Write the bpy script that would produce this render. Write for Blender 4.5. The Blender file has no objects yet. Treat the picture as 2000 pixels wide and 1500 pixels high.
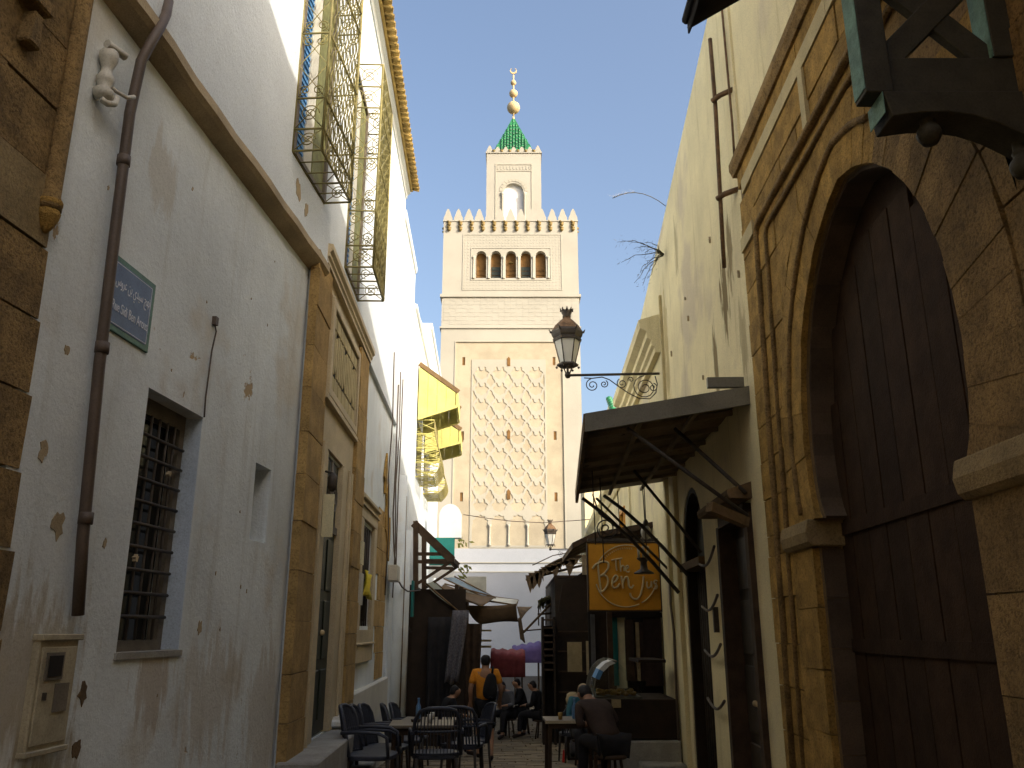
import bpy, bmesh, math, random
from mathutils import Vector, Matrix
from mathutils.geometry import delaunay_2d_cdt
random.seed(7)
R = math.radians
SC = bpy.context.scene
COL = SC.collection

# ------------------------------------------------------------------ camera, sky, sun, exposure
PITCH = R(16.22); EYE = 1.65; FPX = 1650.0
cam_data = bpy.data.cameras.new("camera")
cam_data.sensor_width = 36.0
cam_data.lens = 36.0 * FPX / 2000.0
cam_data.clip_start = 0.05
cam_data.clip_end = 2000
cam = bpy.data.objects.new("camera", cam_data)
cam.location = (0, 0, EYE)
cam.rotation_euler = (R(90) + PITCH, 0, 0)
COL.objects.link(cam)
SC.camera = cam

SUN = Vector((0.72, -0.55, 0.45)).normalized()          # direction towards the sun
world = bpy.data.worlds.new("World"); SC.world = world
world.use_nodes = True
wn = world.node_tree; wn.nodes.clear()
sky = wn.nodes.new("ShaderNodeTexSky"); sky.sky_type = 'NISHITA'; sky.sun_disc = False
sky.sun_elevation = math.asin(SUN.z); sky.sun_rotation = math.atan2(SUN.x, SUN.y)
sky.altitude = 10; sky.air_density = 1.0; sky.dust_density = 6.0; sky.ozone_density = 1.0
bg = wn.nodes.new("ShaderNodeBackground"); bg.inputs[1].default_value = 0.15
wo = wn.nodes.new("ShaderNodeOutputWorld")
wn.links.new(sky.outputs[0], bg.inputs[0]); wn.links.new(bg.outputs[0], wo.inputs[0])
sun_data = bpy.data.lights.new("sun", 'SUN'); sun_data.energy = 2.0; sun_data.angle = R(0.55)
sun_data.color = (1.0, 0.93, 0.82)
sun = bpy.data.objects.new("sun", sun_data); COL.objects.link(sun)
sun.rotation_euler = SUN.to_track_quat('Z', 'Y').to_euler()
sun.location = (20, -15, 30)
SC.view_settings.view_transform = 'Standard'; SC.view_settings.look = 'None'
SC.view_settings.exposure = 1.05; SC.view_settings.gamma = 1.0
SC.view_settings.use_curve_mapping = False

# ------------------------------------------------------------------ geometry helpers
_c, _s = math.cos(PITCH), math.sin(PITCH)
def ray(px, py):
    dx = (px - 1000) / FPX; dv = (750 - py) / FPX
    return dx, _c - dv * _s, _s + dv * _c
def at(px, py, Y):
    """the point of the place that the photograph shows at px, py, at distance Y down the street"""
    x, y, z = ray(px, py); t = Y / y
    return Vector((x * t, Y, z * t + EYE))
def gz(y):
    """height of the street: level near the camera, then falling away"""
    if y < 9: return 0.0
    if y < 18: return -0.0744 * (y - 9)
    return -0.67 - 0.005 * (y - 18)

class Frame:
    """a wall standing along the street: x = a + b*y; u is the distance down the street, d stands proud into the street"""
    def __init__(self, a, b, side):
        self.a, self.b = a, b
        l = math.hypot(1, b)
        self.t = Vector((b / l, 1 / l, 0))
        self.n = Vector((1 / l, -b / l, 0)) * side
    def __call__(self, u, d, z):
        return Vector((self.a + self.b * u, u, z)) + self.n * d
    def uz(self, px, py):
        x, y, z = ray(px, py); t = self.a / (x - self.b * y)
        return y * t, z * t + EYE
class Facing:
    """a surface facing up the street towards the camera at y = Y: u is x, d is towards the camera"""
    def __init__(self, Y): self.Y = Y; self.n = Vector((0, -1, 0))
    def __call__(self, u, d, z): return Vector((u, self.Y - d, z))
class Local:
    def __init__(self, m=None): self.m = m or Matrix.Identity(4)
    def __call__(self, x, y, z): return self.m @ Vector((x, y, z))
XYZ = Local()
LN = Frame(-2.6, 0.0815, 1)      # near white wall on the left
PW = Frame(-1.65, -0.032, 1)     # portal wall on the left
RW = Frame(2.0, 0.031, -1)       # right hand side

class MB:
    def __init__(self): self.v = []; self.f = []; self.sm = []
    def face(self, pts, smooth=False):
        i = len(self.v); self.v += [tuple(p) for p in pts]
        self.f.append(tuple(range(i, i + len(pts)))); self.sm.append(smooth)
    def box(self, fr, a0, a1, b0, b1, c0, c1, j=0.0):
        p = [fr(a, b, c) for a in (a0, a1) for b in (b0, b1) for c in (c0, c1)]
        if j: p = [q + Vector([random.uniform(-j, j) for _ in range(3)]) for q in p]
        i = len(self.v); self.v += [tuple(q) for q in p]
        for q in ((0,1,3,2),(4,6,7,5),(0,4,5,1),(2,3,7,6),(0,2,6,4),(1,5,7,3)):
            self.f.append(tuple(i + k for k in q)); self.sm.append(False)
        return self
    def prism(self, fr, poly, d0, d1, smooth=False):
        """poly of (a, c) in the frame's surface, between depths d0 and d1"""
        n = len(poly); i = len(self.v)
        self.v += [tuple(fr(a, d0, c)) for a, c in poly] + [tuple(fr(a, d1, c)) for a, c in poly]
        self.f.append(tuple(range(i, i + n))); self.sm.append(False)
        self.f.append(tuple(range(i + 2 * n - 1, i + n - 1, -1))); self.sm.append(False)
        for k in range(n):
            k2 = (k + 1) % n
            self.f.append((i + k, i + n + k, i + n + k2, i + k2)); self.sm.append(smooth)
        return self
    def sweep(self, pts, prof, closed=False):
        """join rings: pts is a list of rings (lists of points)"""
        m = len(pts[0]); i = len(self.v)
        for r in pts: self.v += [tuple(p) for p in r]
        for k in range(len(pts) - (0 if closed else 1)):
            k2 = (k + 1) % len(pts)
            for q in range(m):
                q2 = (q + 1) % m
                self.f.append((i + k * m + q, i + k * m + q2, i + k2 * m + q2, i + k2 * m + q)); self.sm.append(prof)
        if not closed:
            self.f.append(tuple(i + q for q in range(m - 1, -1, -1))); self.sm.append(False)
            self.f.append(tuple(i + (len(pts) - 1) * m + q for q in range(m))); self.sm.append(False)
        return self
    def tube(self, pts, r, n=6, closed=False, smooth=True):
        pts = [Vector(p) for p in pts]; N = len(pts)
        rr = r if isinstance(r, (list, tuple)) else [r] * N
        rings = []; ref = None
        for k, p in enumerate(pts):
            if closed: t = pts[(k + 1) % N] - pts[k - 1]
            else: t = pts[min(k + 1, N - 1)] - pts[max(k - 1, 0)]
            if t.length < 1e-9: t = Vector((0, 0, 1))
            t.normalize()
            if ref is None: ref = t.orthogonal().normalized()
            ref = (ref - t * ref.dot(t))
            if ref.length < 1e-6: ref = t.orthogonal()
            ref.normalize(); b = t.cross(ref)
            rings.append([p + (ref * math.cos(a) + b * math.sin(a)) * rr[k] for a in [2 * math.pi * (q + .5) / n for q in range(n)]])
        return self.sweep(rings, smooth, closed)
    def bar(self, p, q, w, h=None):
        """square bar between two points"""
        p, q = Vector(p), Vector(q); h = h or w
        t = (q - p).normalized(); up = Vector((0, 0, 1))
        if abs(t.z) > .98: up = Vector((0, 1, 0))
        s = t.cross(up).normalized(); up = s.cross(t)
        rings = [[e + s * a * w / 2 + up * b * h / 2 for a, b in ((-1,-1),(1,-1),(1,1),(-1,1))] for e in (p, q)]
        return self.sweep(rings, False)
    def lathe(self, c, prof, n=16, smooth=True, ang=0.0, axis=None):
        c = Vector(c)
        rings = [[c + Vector((r * math.cos(2*math.pi*k/n + ang), r * math.sin(2*math.pi*k/n + ang), z)) for k in range(n)] for r, z in prof]
        return self.sweep(rings, smooth)
    def ball(self, c, r, n=12, m=8, sz=1.0):
        return self.lathe(c, [(max(r * math.sin(math.pi * k / m), 1e-4), -r * sz * math.cos(math.pi * k / m)) for k in range(m + 1)], n)
    def plate(self, fr, outer, holes, d0, d1):
        """flat slab with openings: outer and holes are lists of (a, c); d0 back, d1 front"""
        loops = [outer] + list(holes)
        co = []; ed = []
        for L in loops:
            i = len(co); co += [Vector(p) for p in L]
            ed += [(i + k, i + (k + 1) % len(L)) for k in range(len(L))]
        vs, es, fs, *_ = delaunay_2d_cdt(co, ed, [], 1, 1e-5)
        def inside(p, L):
            r = False; n = len(L)
            for k in range(n):
                (x1, y1), (x2, y2) = L[k], L[(k + 1) % n]
                if (y1 > p[1]) != (y2 > p[1]) and p[0] < (x2 - x1) * (p[1] - y1) / (y2 - y1) + x1: r = not r
            return r
        i = len(self.v)
        self.v += [tuple(fr(p[0], d0, p[1])) for p in vs] + [tuple(fr(p[0], d1, p[1])) for p in vs]
        n = len(vs)
        for f in fs:
            g = [sum(vs[k][a] for k in f) / len(f) for a in (0, 1)]
            if not inside(g, outer) or any(inside(g, h) for h in holes): continue
            self.f.append(tuple(i + n + k for k in f)); self.sm.append(False)
            self.f.append(tuple(i + k for k in reversed(f))); self.sm.append(False)
        for L in loops:
            m = len(L); j = len(self.v)
            self.v += [tuple(fr(a, d0, c)) for a, c in L] + [tuple(fr(a, d1, c)) for a, c in L]
            for k in range(m):
                k2 = (k + 1) % m
                self.f.append((j + k, j + k2, j + m + k2, j + m + k)); self.sm.append(False)
        return self
    def sheet(self, grid, th=0.012):
        """thin cloth from a grid of points (rows of equal length), given a thickness"""
        nr, nc = len(grid), len(grid[0]); g = [[Vector(p) for p in r] for r in grid]
        nn = (g[0][-1] - g[0][0]).cross(g[-1][0] - g[0][0]); nn.normalize()
        for s in (0, 1):
            i = len(self.v)
            for r in g: self.v += [tuple(p + nn * th * s) for p in r]
            for a in range(nr - 1):
                for b in range(nc - 1):
                    q = (i+a*nc+b, i+a*nc+b+1, i+(a+1)*nc+b+1, i+(a+1)*nc+b)
                    self.f.append(q if s else q[::-1]); self.sm.append(True)
        i0 = len(self.v) - 2 * nr * nc; i1 = i0 + nr * nc
        rim = [(0, b) for b in range(nc)] + [(a, nc-1) for a in range(1, nr)] + [(nr-1, b) for b in range(nc-2, -1, -1)] + [(a, 0) for a in range(nr-2, 0, -1)]
        for k in range(len(rim)):
            p, q = rim[k], rim[(k + 1) % len(rim)]
            self.f.append((i0+p[0]*nc+p[1], i0+q[0]*nc+q[1], i1+q[0]*nc+q[1], i1+p[0]*nc+p[1])); self.sm.append(False)
        return self
    def mesh(self, name):
        me = bpy.data.meshes.new(name); me.from_pydata(self.v, [], self.f)
        me.polygons.foreach_set("use_smooth", self.sm)
        bm = bmesh.new(); bm.from_mesh(me)
        bmesh.ops.remove_doubles(bm, verts=bm.verts, dist=1e-5)
        bmesh.ops.recalc_face_normals(bm, faces=bm.faces); bm.to_mesh(me); bm.free()
        return me
    def build(self, name, m, parent=None, bevel=0.0, seg=1):
        me = self.mesh(name); me.materials.append(m)
        o = bpy.data.objects.new(name, me); COL.objects.link(o)
        if parent is not None: adopt(o, parent)
        if bevel:
            b = o.modifiers.new("bevel", 'BEVEL'); b.width = bevel; b.segments = seg; b.limit_method = 'ANGLE'; b.angle_limit = R(40)
        return o

def base_matrix(o):
    m = Matrix.LocRotScale(o.location, o.rotation_euler, o.scale)
    return base_matrix(o.parent) @ m if o.parent else m
def adopt(o, parent):
    """parent o to an Empty or mesh, keeping the geometry where it was modelled"""
    o.parent = parent
    o.matrix_parent_inverse = Matrix.Identity(4)
    inv = base_matrix(parent).inverted()
    if not parent.get("_local"):
        loc, rot, sc = (inv).decompose(); o.location = loc; o.rotation_euler = rot.to_euler(); o.scale = sc
def tag(o, label=None, cat=None, group=None, kind=None):
    if label: o["label"] = label
    if cat: o["category"] = cat
    if group: o["group"] = group
    if kind: o["kind"] = kind
    return o
def thing(name, label, cat, loc=(0, 0, 0), group=None, local=False):
    o = bpy.data.objects.new(name, None); COL.objects.link(o)
    o.location = loc; o.empty_display_size = 0.2
    if local: o["_local"] = 1
    return tag(o, label, cat, group)
def copy_tree(o, parent=None):
    c = o.copy(); COL.objects.link(c)
    if parent is not None: c.parent = parent
    for ch in list(o.children): copy_tree(ch, c)
    return c
def spiral(fr, ca, cc, r0, r1, a0, turns, d=0.0, n=14):
    k = max(6, int(n * abs(turns)))
    out = []
    for i in range(k + 1):
        t = i / k; a = a0 + 2 * math.pi * turns * t; r = r0 + (r1 - r0) * t
        out.append(fr(ca + r * math.cos(a), d, cc + r * math.sin(a)))
    return out
def arch_pts(c, z0, hw, rise, zs, n=12, horseshoe=0.0):
    """opening outline: jambs from z0 to zs, arch of the given rise above zs"""
    p = [(c - hw, z0), (c - hw, zs)]
    for k in range(1, n):
        a = math.pi * (1 - k / n)
        p.append((c + (hw + horseshoe * math.sin(a)) * math.cos(a), zs + rise * math.sin(a)))
    return p + [(c + hw, zs), (c + hw, z0)]

# ------------------------------------------------------------------ materials
def mat(name, base, rough=0.85, var=0.18, scale=1.5, bump=0.25, bscale=45.0, metal=0.0, stain=None, amt=0.0, sscale=2.0,
        streak=0.0, rnd=0.0, spec=0.3, soft=0.06, bdist=0.02, second=None, samt=0.0, trans=0.0, spots=(), grain=.25, gscale=90.0):
    m = bpy.data.materials.new(name); m.use_nodes = True
    nt = m.node_tree; N = nt.nodes; Lk = nt.links.new
    bs = N["Principled BSDF"]
    bs.inputs["Roughness"].default_value = rough; bs.inputs["Metallic"].default_value = metal
    bs.inputs["Specular IOR Level"].default_value = spec
    geo = N.new("ShaderNodeNewGeometry")
    def noise(sc, det=5, rg=0.6, vec=None, dis=0.0):
        n = N.new("ShaderNodeTexNoise"); n.inputs["Scale"].default_value = sc; n.inputs["Detail"].default_value = det
        n.inputs["Roughness"].default_value = rg; n.inputs["Distortion"].default_value = dis
        Lk(vec or geo.outputs["Position"], n.inputs["Vector"]); return n.outputs["Fac"]
    def ramp(src, lo, hi):
        r = N.new("ShaderNodeMapRange"); r.interpolation_type = 'SMOOTHSTEP'
        r.inputs["From Min"].default_value = lo; r.inputs["From Max"].default_value = hi
        Lk(src, r.inputs["Value"]); return r.outputs["Result"]
    def mix(fac, a, b):
        x = N.new("ShaderNodeMix"); x.data_type = 'RGBA'
        if hasattr(fac, "is_output"): Lk(fac, x.inputs[0])
        else: x.inputs[0].default_value = fac
        for s, v in ((6, a), (7, b)):
            if hasattr(v, "is_output"): Lk(v, x.inputs[s])
            else: x.inputs[s].default_value = (*v, 1)
        return x.outputs[2]
    lo = tuple(c * (1 - var) for c in base); hi = tuple(min(1, c * (1 + var * .7)) for c in base)
    col = mix(ramp(noise(scale, 6, 0.62), 0.3, 0.7), lo, hi)
    if second: col = mix(ramp(noise(sscale * .45, 4, .6), 0.56 - samt, 0.66 - samt), col, second)
    sm = None
    if streak:
        mp = N.new("ShaderNodeMapping"); mp.inputs["Scale"].default_value = (7, 7, .55)
        Lk(geo.outputs["Position"], mp.inputs["Vector"])
        s = ramp(noise(1.0, 5, .65, mp.outputs[0]), 0.52, 0.8)
        k = N.new("ShaderNodeMath"); k.operation = 'MULTIPLY'; k.inputs[1].default_value = streak; Lk(s, k.inputs[0])
        col = mix(k.outputs[0], col, tuple(c * q for c, q in zip(base, (.42, .36, .24))))
    if stain:
        sm = ramp(noise(sscale, 7, .68, None, .3), 0.72 - amt, 0.72 - amt + soft)
        col = mix(sm, col, stain)
    for (cx, cy, cz), (rx, ry, rz), scol, strength in spots:
        mp = N.new("ShaderNodeMapping"); mp.vector_type = 'POINT'
        mp.inputs["Location"].default_value = (-cx / rx, -cy / ry, -cz / rz); mp.inputs["Scale"].default_value = (1 / rx, 1 / ry, 1 / rz)
        Lk(geo.outputs["Position"], mp.inputs["Vector"])
        ln = N.new("ShaderNodeVectorMath"); ln.operation = 'LENGTH'; Lk(mp.outputs[0], ln.inputs[0])
        st = N.new("ShaderNodeMapping"); st.inputs["Scale"].default_value = (9, 9, 1.7); Lk(geo.outputs["Position"], st.inputs["Vector"])
        ns = N.new("ShaderNodeMath"); ns.operation = 'MULTIPLY_ADD'; ns.inputs[1].default_value = -2.4; Lk(noise(1.3, 6, .65, st.outputs[0]), ns.inputs[0]); Lk(ln.outputs["Value"], ns.inputs[2])
        r = N.new("ShaderNodeMapRange"); r.interpolation_type = 'SMOOTHSTEP'; r.inputs["From Min"].default_value = -.35; r.inputs["From Max"].default_value = -.75
        r.inputs["To Max"].default_value = strength
        Lk(ns.outputs[0], r.inputs["Value"]); col = mix(r.outputs["Result"], col, scol)
    if grain:
        gx = N.new("ShaderNodeMix"); gx.data_type = 'RGBA'; gx.blend_type = 'MULTIPLY'; gx.inputs[0].default_value = grain
        Lk(col, gx.inputs[6]); Lk(ramp(noise(gscale, 3, .8), .32, .56), gx.inputs[7]); col = gx.outputs[2]
    if rnd:
        oi = N.new("ShaderNodeObjectInfo")
        hs = N.new("ShaderNodeHueSaturation")
        r = N.new("ShaderNodeMapRange"); r.inputs["To Min"].default_value = 1 - rnd; r.inputs["To Max"].default_value = 1 + rnd * .8
        Lk(oi.outputs["Random"], r.inputs["Value"]); Lk(r.outputs["Result"], hs.inputs["Value"]); Lk(col, hs.inputs["Color"])
        col = hs.outputs["Color"]
    Lk(col, bs.inputs["Base Color"])
    if bump:
        bp = N.new("ShaderNodeBump"); bp.inputs["Strength"].default_value = bump; bp.inputs["Distance"].default_value = bdist
        hsrc = noise(bscale, 5, .7)
        a = N.new("ShaderNodeMath"); a.operation = 'ADD'; Lk(hsrc, a.inputs[0])
        big = N.new("ShaderNodeMath"); big.operation = 'MULTIPLY'; big.inputs[1].default_value = 1.6
        Lk(noise(bscale * .09, 3, .5), big.inputs[0]); Lk(big.outputs[0], a.inputs[1]); out = a.outputs[0]
        if sm is not None:
            k = N.new("ShaderNodeMath"); k.operation = 'SUBTRACT'; Lk(out, k.inputs[0]); Lk(sm, k.inputs[1]); out = k.outputs[0]
        Lk(out, bp.inputs["Height"]); Lk(bp.outputs[0], bs.inputs["Normal"])
    if trans:
        bs.inputs["Transmission Weight"].default_value = trans
    return m

MT = {}
MT['lime'] = mat('white limewashed plaster', (.71, .755, .755), .9, .14, .8, .4, 24, stain=(.44, .33, .19), amt=.055, sscale=1.6, soft=.025, streak=.35, bdist=.02, second=(.62, .61, .55), samt=.02, grain=.15,
    spots=[(tuple(LN(4.15, 0, 1.45)), (.55, .55, .6), (.36, .30, .2), .7), (tuple(LN(4.35, 0, .7)), (.6, .6, .7), (.33, .28, .18), .7), (tuple(LN(6.2, 0, 1.2)), (.5, .7, .6), (.46, .38, .26), .45), (tuple(LN(4.75, 0, 4.4)), (.2, .25, .35), (.52, .49, .41), .6),
           (tuple(LN(5.4, 0, 1.35)), (.3, .3, .35), (.40, .31, .2), .6), (tuple(LN(7.3, 0, .9)), (.5, .5, .8), (.44, .37, .26), .45), (tuple(LN(5.6, .1, 5.3)), (.5, .5, .25), (.5, .42, .3), .6)])
MT['ledge'] = mat('stained tan ledge plaster', (.44, .35, .22), .9, .2, 2, .4, 26, streak=.2)
MT['lime_up'] = mat('clean white plaster', (.68, .725, .74), .9, .07, .8, .35, 22, stain=(.5, .42, .28), amt=-.03, sscale=1.3, streak=.10)
_g = (.20, .14, .05)
MT['cream'] = mat('old cream plaster', (.80, .70, .42), .9, .13, .7, .4, 22, stain=(.33, .26, .13), amt=.01, sscale=.9, streak=.5, second=(.62, .53, .36), samt=.02,
    spots=[(tuple(RW(8.55, -.03, 5.15)), (.3, .25, .7), _g, .95), (tuple(RW(8.2, -.03, 5.45)), (.3, .16, .6), _g, .85), (tuple(RW(9.2, -.03, 4.55)), (.3, .16, .6), _g, .9), (tuple(RW(12.6, -.03, 5.8)), (.3, .3, 1.5), (.42, .32, .13), .8), (tuple(RW(7.9, -.03, 4.4)), (.3, .25, .5), _g, .5), (tuple(RW(11.3, -.03, 7.0)), (.3, .2, .6), _g, .5)])
MT['lime_low'] = mat('grey white painted plaster', (.60, .58, .50), .85, .12, 1.2, .35, 30, stain=(.30, .24, .14), amt=.02, sscale=1.6, streak=.2)
MT['stone'] = mat('ochre sandstone', (.47, .285, .07), .92, .34, 5, 1.0, 60, rnd=.16, bdist=.025, grain=.45, gscale=55, stain=(.13, .08, .03), amt=.05, sscale=3.5, soft=.2)
MT['stone_dark'] = mat('weathered and shaded brown sandstone', (.34, .22, .085), .95, .36, 5, 1.0, 55, rnd=.16, bdist=.03, grain=.5, gscale=55, stain=(.09, .06, .03), amt=.07, sscale=3, soft=.2)  # left house stone; also the shade-toned copy for near gate stones
MT['stone_bright'] = mat('bright ochre sandstone', (.46, .30, .11), .92, .25, 4, .8, 55, rnd=.14, bdist=.02, grain=.4, gscale=60, stain=(.25, .15, .05), amt=.04, sscale=3.5, soft=.2)
MT['impost'] = mat('dull brown impost stone', (.30, .22, .105), .9, .2, 4, .7, 50, grain=.35, gscale=60)
MT['meter'] = mat('dusty cream metal', (.40, .35, .24), .6, .2, 5, .1, 40, stain=(.26, .19, .1), amt=.04, sscale=4)
MT['lining'] = mat('grey brown reveal shade', (.105, .075, .05), .95, .25, 3, .6, 34, stain=(.06, .045, .03), amt=.07, sscale=3, soft=.2, rnd=.15)  # shade of the arch reveal put into a dark stone colour
MT['mortar'] = mat('mortar joints', (.22, .15, .07), .95, .2, 4, .5, 60)
MT['mortar_pale'] = mat('pale mortar joints', (.42, .33, .2), .95, .2, 4, .5, 60)
MT['marble'] = mat('cream carved stone', (.56, .46, .29), .7, .14, 2, .3, 40, stain=(.36, .25, .11), amt=.06, sscale=2.4, soft=.2, rnd=.06)
MT['strip'] = mat('pale limestone strip', (.50, .41, .21), .8, .15, 3, .35, 40, rnd=.06)
MT['t_white'] = mat('pale minaret limestone', (.43, .41, .345), .85, .07, .35, .15, 8, stain=(.40, .33, .22), amt=.02, sscale=.6, soft=.25)
MT['t_base'] = mat('whitewashed minaret base', (.47, .49, .52), .9, .06, .4, .1, 8)
MT['t_ochre'] = mat('ochre minaret stone', (.455, .395, .285), .9, .14, .7, .2, 8, stain=(.43, .30, .14), amt=.08, sscale=.5, soft=.2)
MT['t_rib'] = mat('white relief tracery', (.44, .415, .34), .85, .05, .6, .1, 8)
MT['t_dark'] = mat('dark brown minaret woodwork', (.19, .10, .03), .8, .3, 2, .2, 10)
MT['t_corb'] = mat('olive brown corbel stone', (.24, .17, .06), .8, .2, 2, .2, 10)
MT['green_tile'] = mat('green glazed tile', (.035, .22, .085), .3, .35, 3, .2, 12, stain=(.32, .34, .09), amt=.06, sscale=2.0, soft=.1, spec=.5, rnd=.2)
MT['gilt'] = mat('tarnished gilded copper', (.62, .48, .26), .6, .14, 4, .1, 12)
MT['iron'] = mat('dark wrought iron', (.055, .042, .03), .6, .3, 12, .2, 60, spec=.4)
MT['iron_green'] = mat('green painted iron', (.20, .20, .075), .6, .25, 8, .15, 60)
MT['rust'] = mat('rusty pipe', (.17, .10, .05), .8, .4, 9, .4, 60)
MT['pipe'] = mat('brown drainpipe', (.10, .072, .052), .55, .15, 5, .1, 60, spec=.4)
MT['wood'] = mat('dark brown timber', (.062, .036, .018), .75, .3, 6, .4, 50)
MT['wood_black'] = mat('blackened timber', (.030, .018, .009), .8, .25, 5, .3, 50, rnd=.15)
MT['gate_wood'] = mat('dark red brown gate timber', (.040, .022, .011), .85, .3, 6, .5, 60, rnd=.2, spec=.15)
MT['wood_mid'] = mat('weathered brown timber', (.16, .10, .045), .8, .3, 6, .4, 50)
MT['teal'] = mat('teal painted timber in its lit tone', (.16, .30, .25), .7, .3, 9, .5, 40, stain=(.05, .05, .035), amt=.05, sscale=14)  # lit copy of the balcony timber, for its street-side faces
MT['dkteal'] = mat('almost black green timber', (.055, .052, .036), .65, .25, 8, .3, 50)  # on the balcony, teal timber with its shade in the colour; also the arched door
MT['blue'] = mat('blue shutter paint', (.10, .27, .52), .55, .15, 5, .1, 40)
MT['blue_rev'] = mat('pale blue wash', (.50, .58, .66), .9, .12, 2, .3, 30)
MT['grey_frame'] = mat('grey brown window paint', (.17, .145, .11), .7, .2, 6, .2, 40)
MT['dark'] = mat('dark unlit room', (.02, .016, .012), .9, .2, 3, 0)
MT['dkglass'] = mat('dark window glass', (.02, .022, .022), .12, .1, 3, 0, spec=.5)
MT['door_green'] = mat('dark green door paint', (.030, .036, .024), .5, .25, 6, .2, 40, spec=.4)
MT['door_brown'] = mat('dark brown door paint', (.040, .030, .018), .5, .25, 6, .2, 40, spec=.4)
MT['yellow'] = mat('yellow cloth', (.70, .55, .04), .8, .15, 5, .2, 40)
MT['paper'] = mat('cream paper', (.72, .66, .42), .8, .08, 6, .05, 40)
MT['cement'] = mat('grey cement', (.36, .34, .29), .9, .2, 4, .5, 60)
MT['pave'] = mat('worn paving stone', (.25, .19, .11), .75, .25, 5, .5, 40, rnd=.28, stain=(.22, .15, .055), amt=.05, sscale=2.5, soft=.2, spec=.35)
MT['pavebed'] = mat('dirty paving joints', (.05, .042, .032), .95, .3, 5, .5, 40)
MT['pavefar'] = mat('worn street paving', (.12, .10, .075), .85, .3, 3, .4, 20)
MT['zinc'] = mat('dull zinc sheet', (.20, .185, .14), .5, .18, 3, .15, 20, metal=.25, stain=(.13, .10, .07), amt=.07, sscale=4)
MT['tin_under'] = mat('rust stained tin', (.25, .195, .12), .7, .3, 3, .25, 20, stain=(.05, .035, .02), amt=.1, sscale=3)
MT['black_cloth'] = mat('black awning cloth', (.022, .022, .026), .85, .2, 8, .2, 90)
MT['tarp_brown'] = mat('brown tarpaulin', (.13, .082, .04), .8, .2, 3, .3, 30)
MT['tarp_grey'] = mat('grey green tarpaulin', (.27, .28, .22), .75, .2, 3, .3, 30)
MT['tarp_pale'] = mat('pale plastic sheet', (.52, .50, .42), .6, .15, 3, .3, 30)
MT['tarp_blue'] = mat('slate blue tarpaulin', (.18, .25, .30), .7, .2, 3, .3, 30)
MT['olive'] = mat('olive thatch mat', (.12, .11, .05), .95, .35, 14, .6, 60)
MT['canopy_y'] = mat('yellow green painted shade boards', (.58, .53, .17), .7, .15, 3, .2, 30)
MT['orange'] = mat('orange sign paint', (.62, .28, .02), .6, .10, 4, .12, 40)
MT['letter'] = mat('cream raised lettering', (.58, .47, .26), .6, .08, 6, .05, 40)
MT['teal_sign'] = mat('deep teal sign paint', (.015, .16, .14), .5, .1, 4, .05, 30)
MT['white_sign'] = mat('white sign board', (.75, .75, .73), .6, .06, 4, .05, 30)
MT['sign_blue'] = mat('faded blue enamel', (.12, .18, .31), .4, .12, 9, .06, 40, stain=(.16, .12, .17), amt=.09, sscale=5, soft=.2, spec=.4)
MT['sign_green'] = mat('dull green enamel border', (.11, .22, .17), .45, .15, 9, .06, 40)
MT['sign_white'] = mat('worn white enamel', (.70, .73, .80), .5, .1, 9, 0)
MT['glass_frost'] = mat('frosted lantern glass', (.92, .90, .82), .4, .05, 5, .03, 30, trans=.5, grain=0)
MT['glass'] = mat('clear display glass', (.9, .95, .93), .04, .01, 5, 0, trans=1.0, spec=.5, grain=0)
MT['food'] = mat('golden pastries', (.45, .27, .07), .6, .4, 22, .8, 40)
MT['rattan'] = mat('dark slate woven plastic', (.040, .043, .055), .5, .2, 9, .3, 80, spec=.45)
MT['table'] = mat('worn brown table top', (.16, .125, .085), .4, .2, 6, .15, 50, spec=.5)
MT['skin'] = mat('tan skin', (.36, .19, .105), .6, .08, 9, .03, 80)
MT['hair'] = mat('black hair', (.014, .011, .009), .6, .3, 30, .4, 120)
MT['shirt_o'] = mat('orange tee shirt', (.66, .24, .015), .85, .12, 9, .4, 30)
MT['cloth_dark'] = mat('charcoal cloth', (.020, .018, .018), .9, .25, 9, .4, 40)
MT['cloth_black'] = mat('black cloth', (.012, .011, .011), .9, .25, 9, .4, 40)
MT['cloth_teal'] = mat('teal blue cloth', (.035, .13, .16), .85, .15, 9, .3, 40)
MT['cloth_beige'] = mat('beige cloth', (.38, .29, .15), .9, .15, 9, .4, 40)
MT['cloth_brown'] = mat('russet brown cloth', (.055, .034, .024), .9, .2, 9, .4, 40)
MT['cloth_grey'] = mat('grey cloth', (.12, .115, .115), .9, .2, 9, .4, 40)
MT['red'] = mat('crimson cloth', (.17, .03, .03), .85, .2, 5, .3, 40)
MT['purple'] = mat('violet cloth', (.11, .075, .20), .85, .15, 5, .3, 40)
MT['red_bright'] = mat('bright red plastic', (.6, .03, .02), .5, .1, 5, 0)
MT['tile'] = mat('ochre roof tile', (.42, .29, .09), .85, .25, 5, .4, 40, rnd=.22, stain=(.22, .19, .05), amt=.05, sscale=6)
MT['leaf'] = mat('dry leaves', (.10, .09, .05), .8, .3, 20, 0)
MT['plume'] = mat('pale grass plume', (.62, .56, .47), .9, .1, 20, 0)
MT['stripe'] = mat('grey patterned cloth', (.13, .12, .125), .9, .4, 26, .4, 40)
MT['plastic_w'] = mat('old white plastic', (.55, .52, .43), .5, .1, 5, .05, 40)
MT['bottle'] = mat('blue plastic bottle', (.10, .22, .38), .3, .1, 5, 0, spec=.5)
MT['shoe'] = mat('dark leather', (.03, .018, .012), .5, .2, 9, .1, 60)

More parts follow.
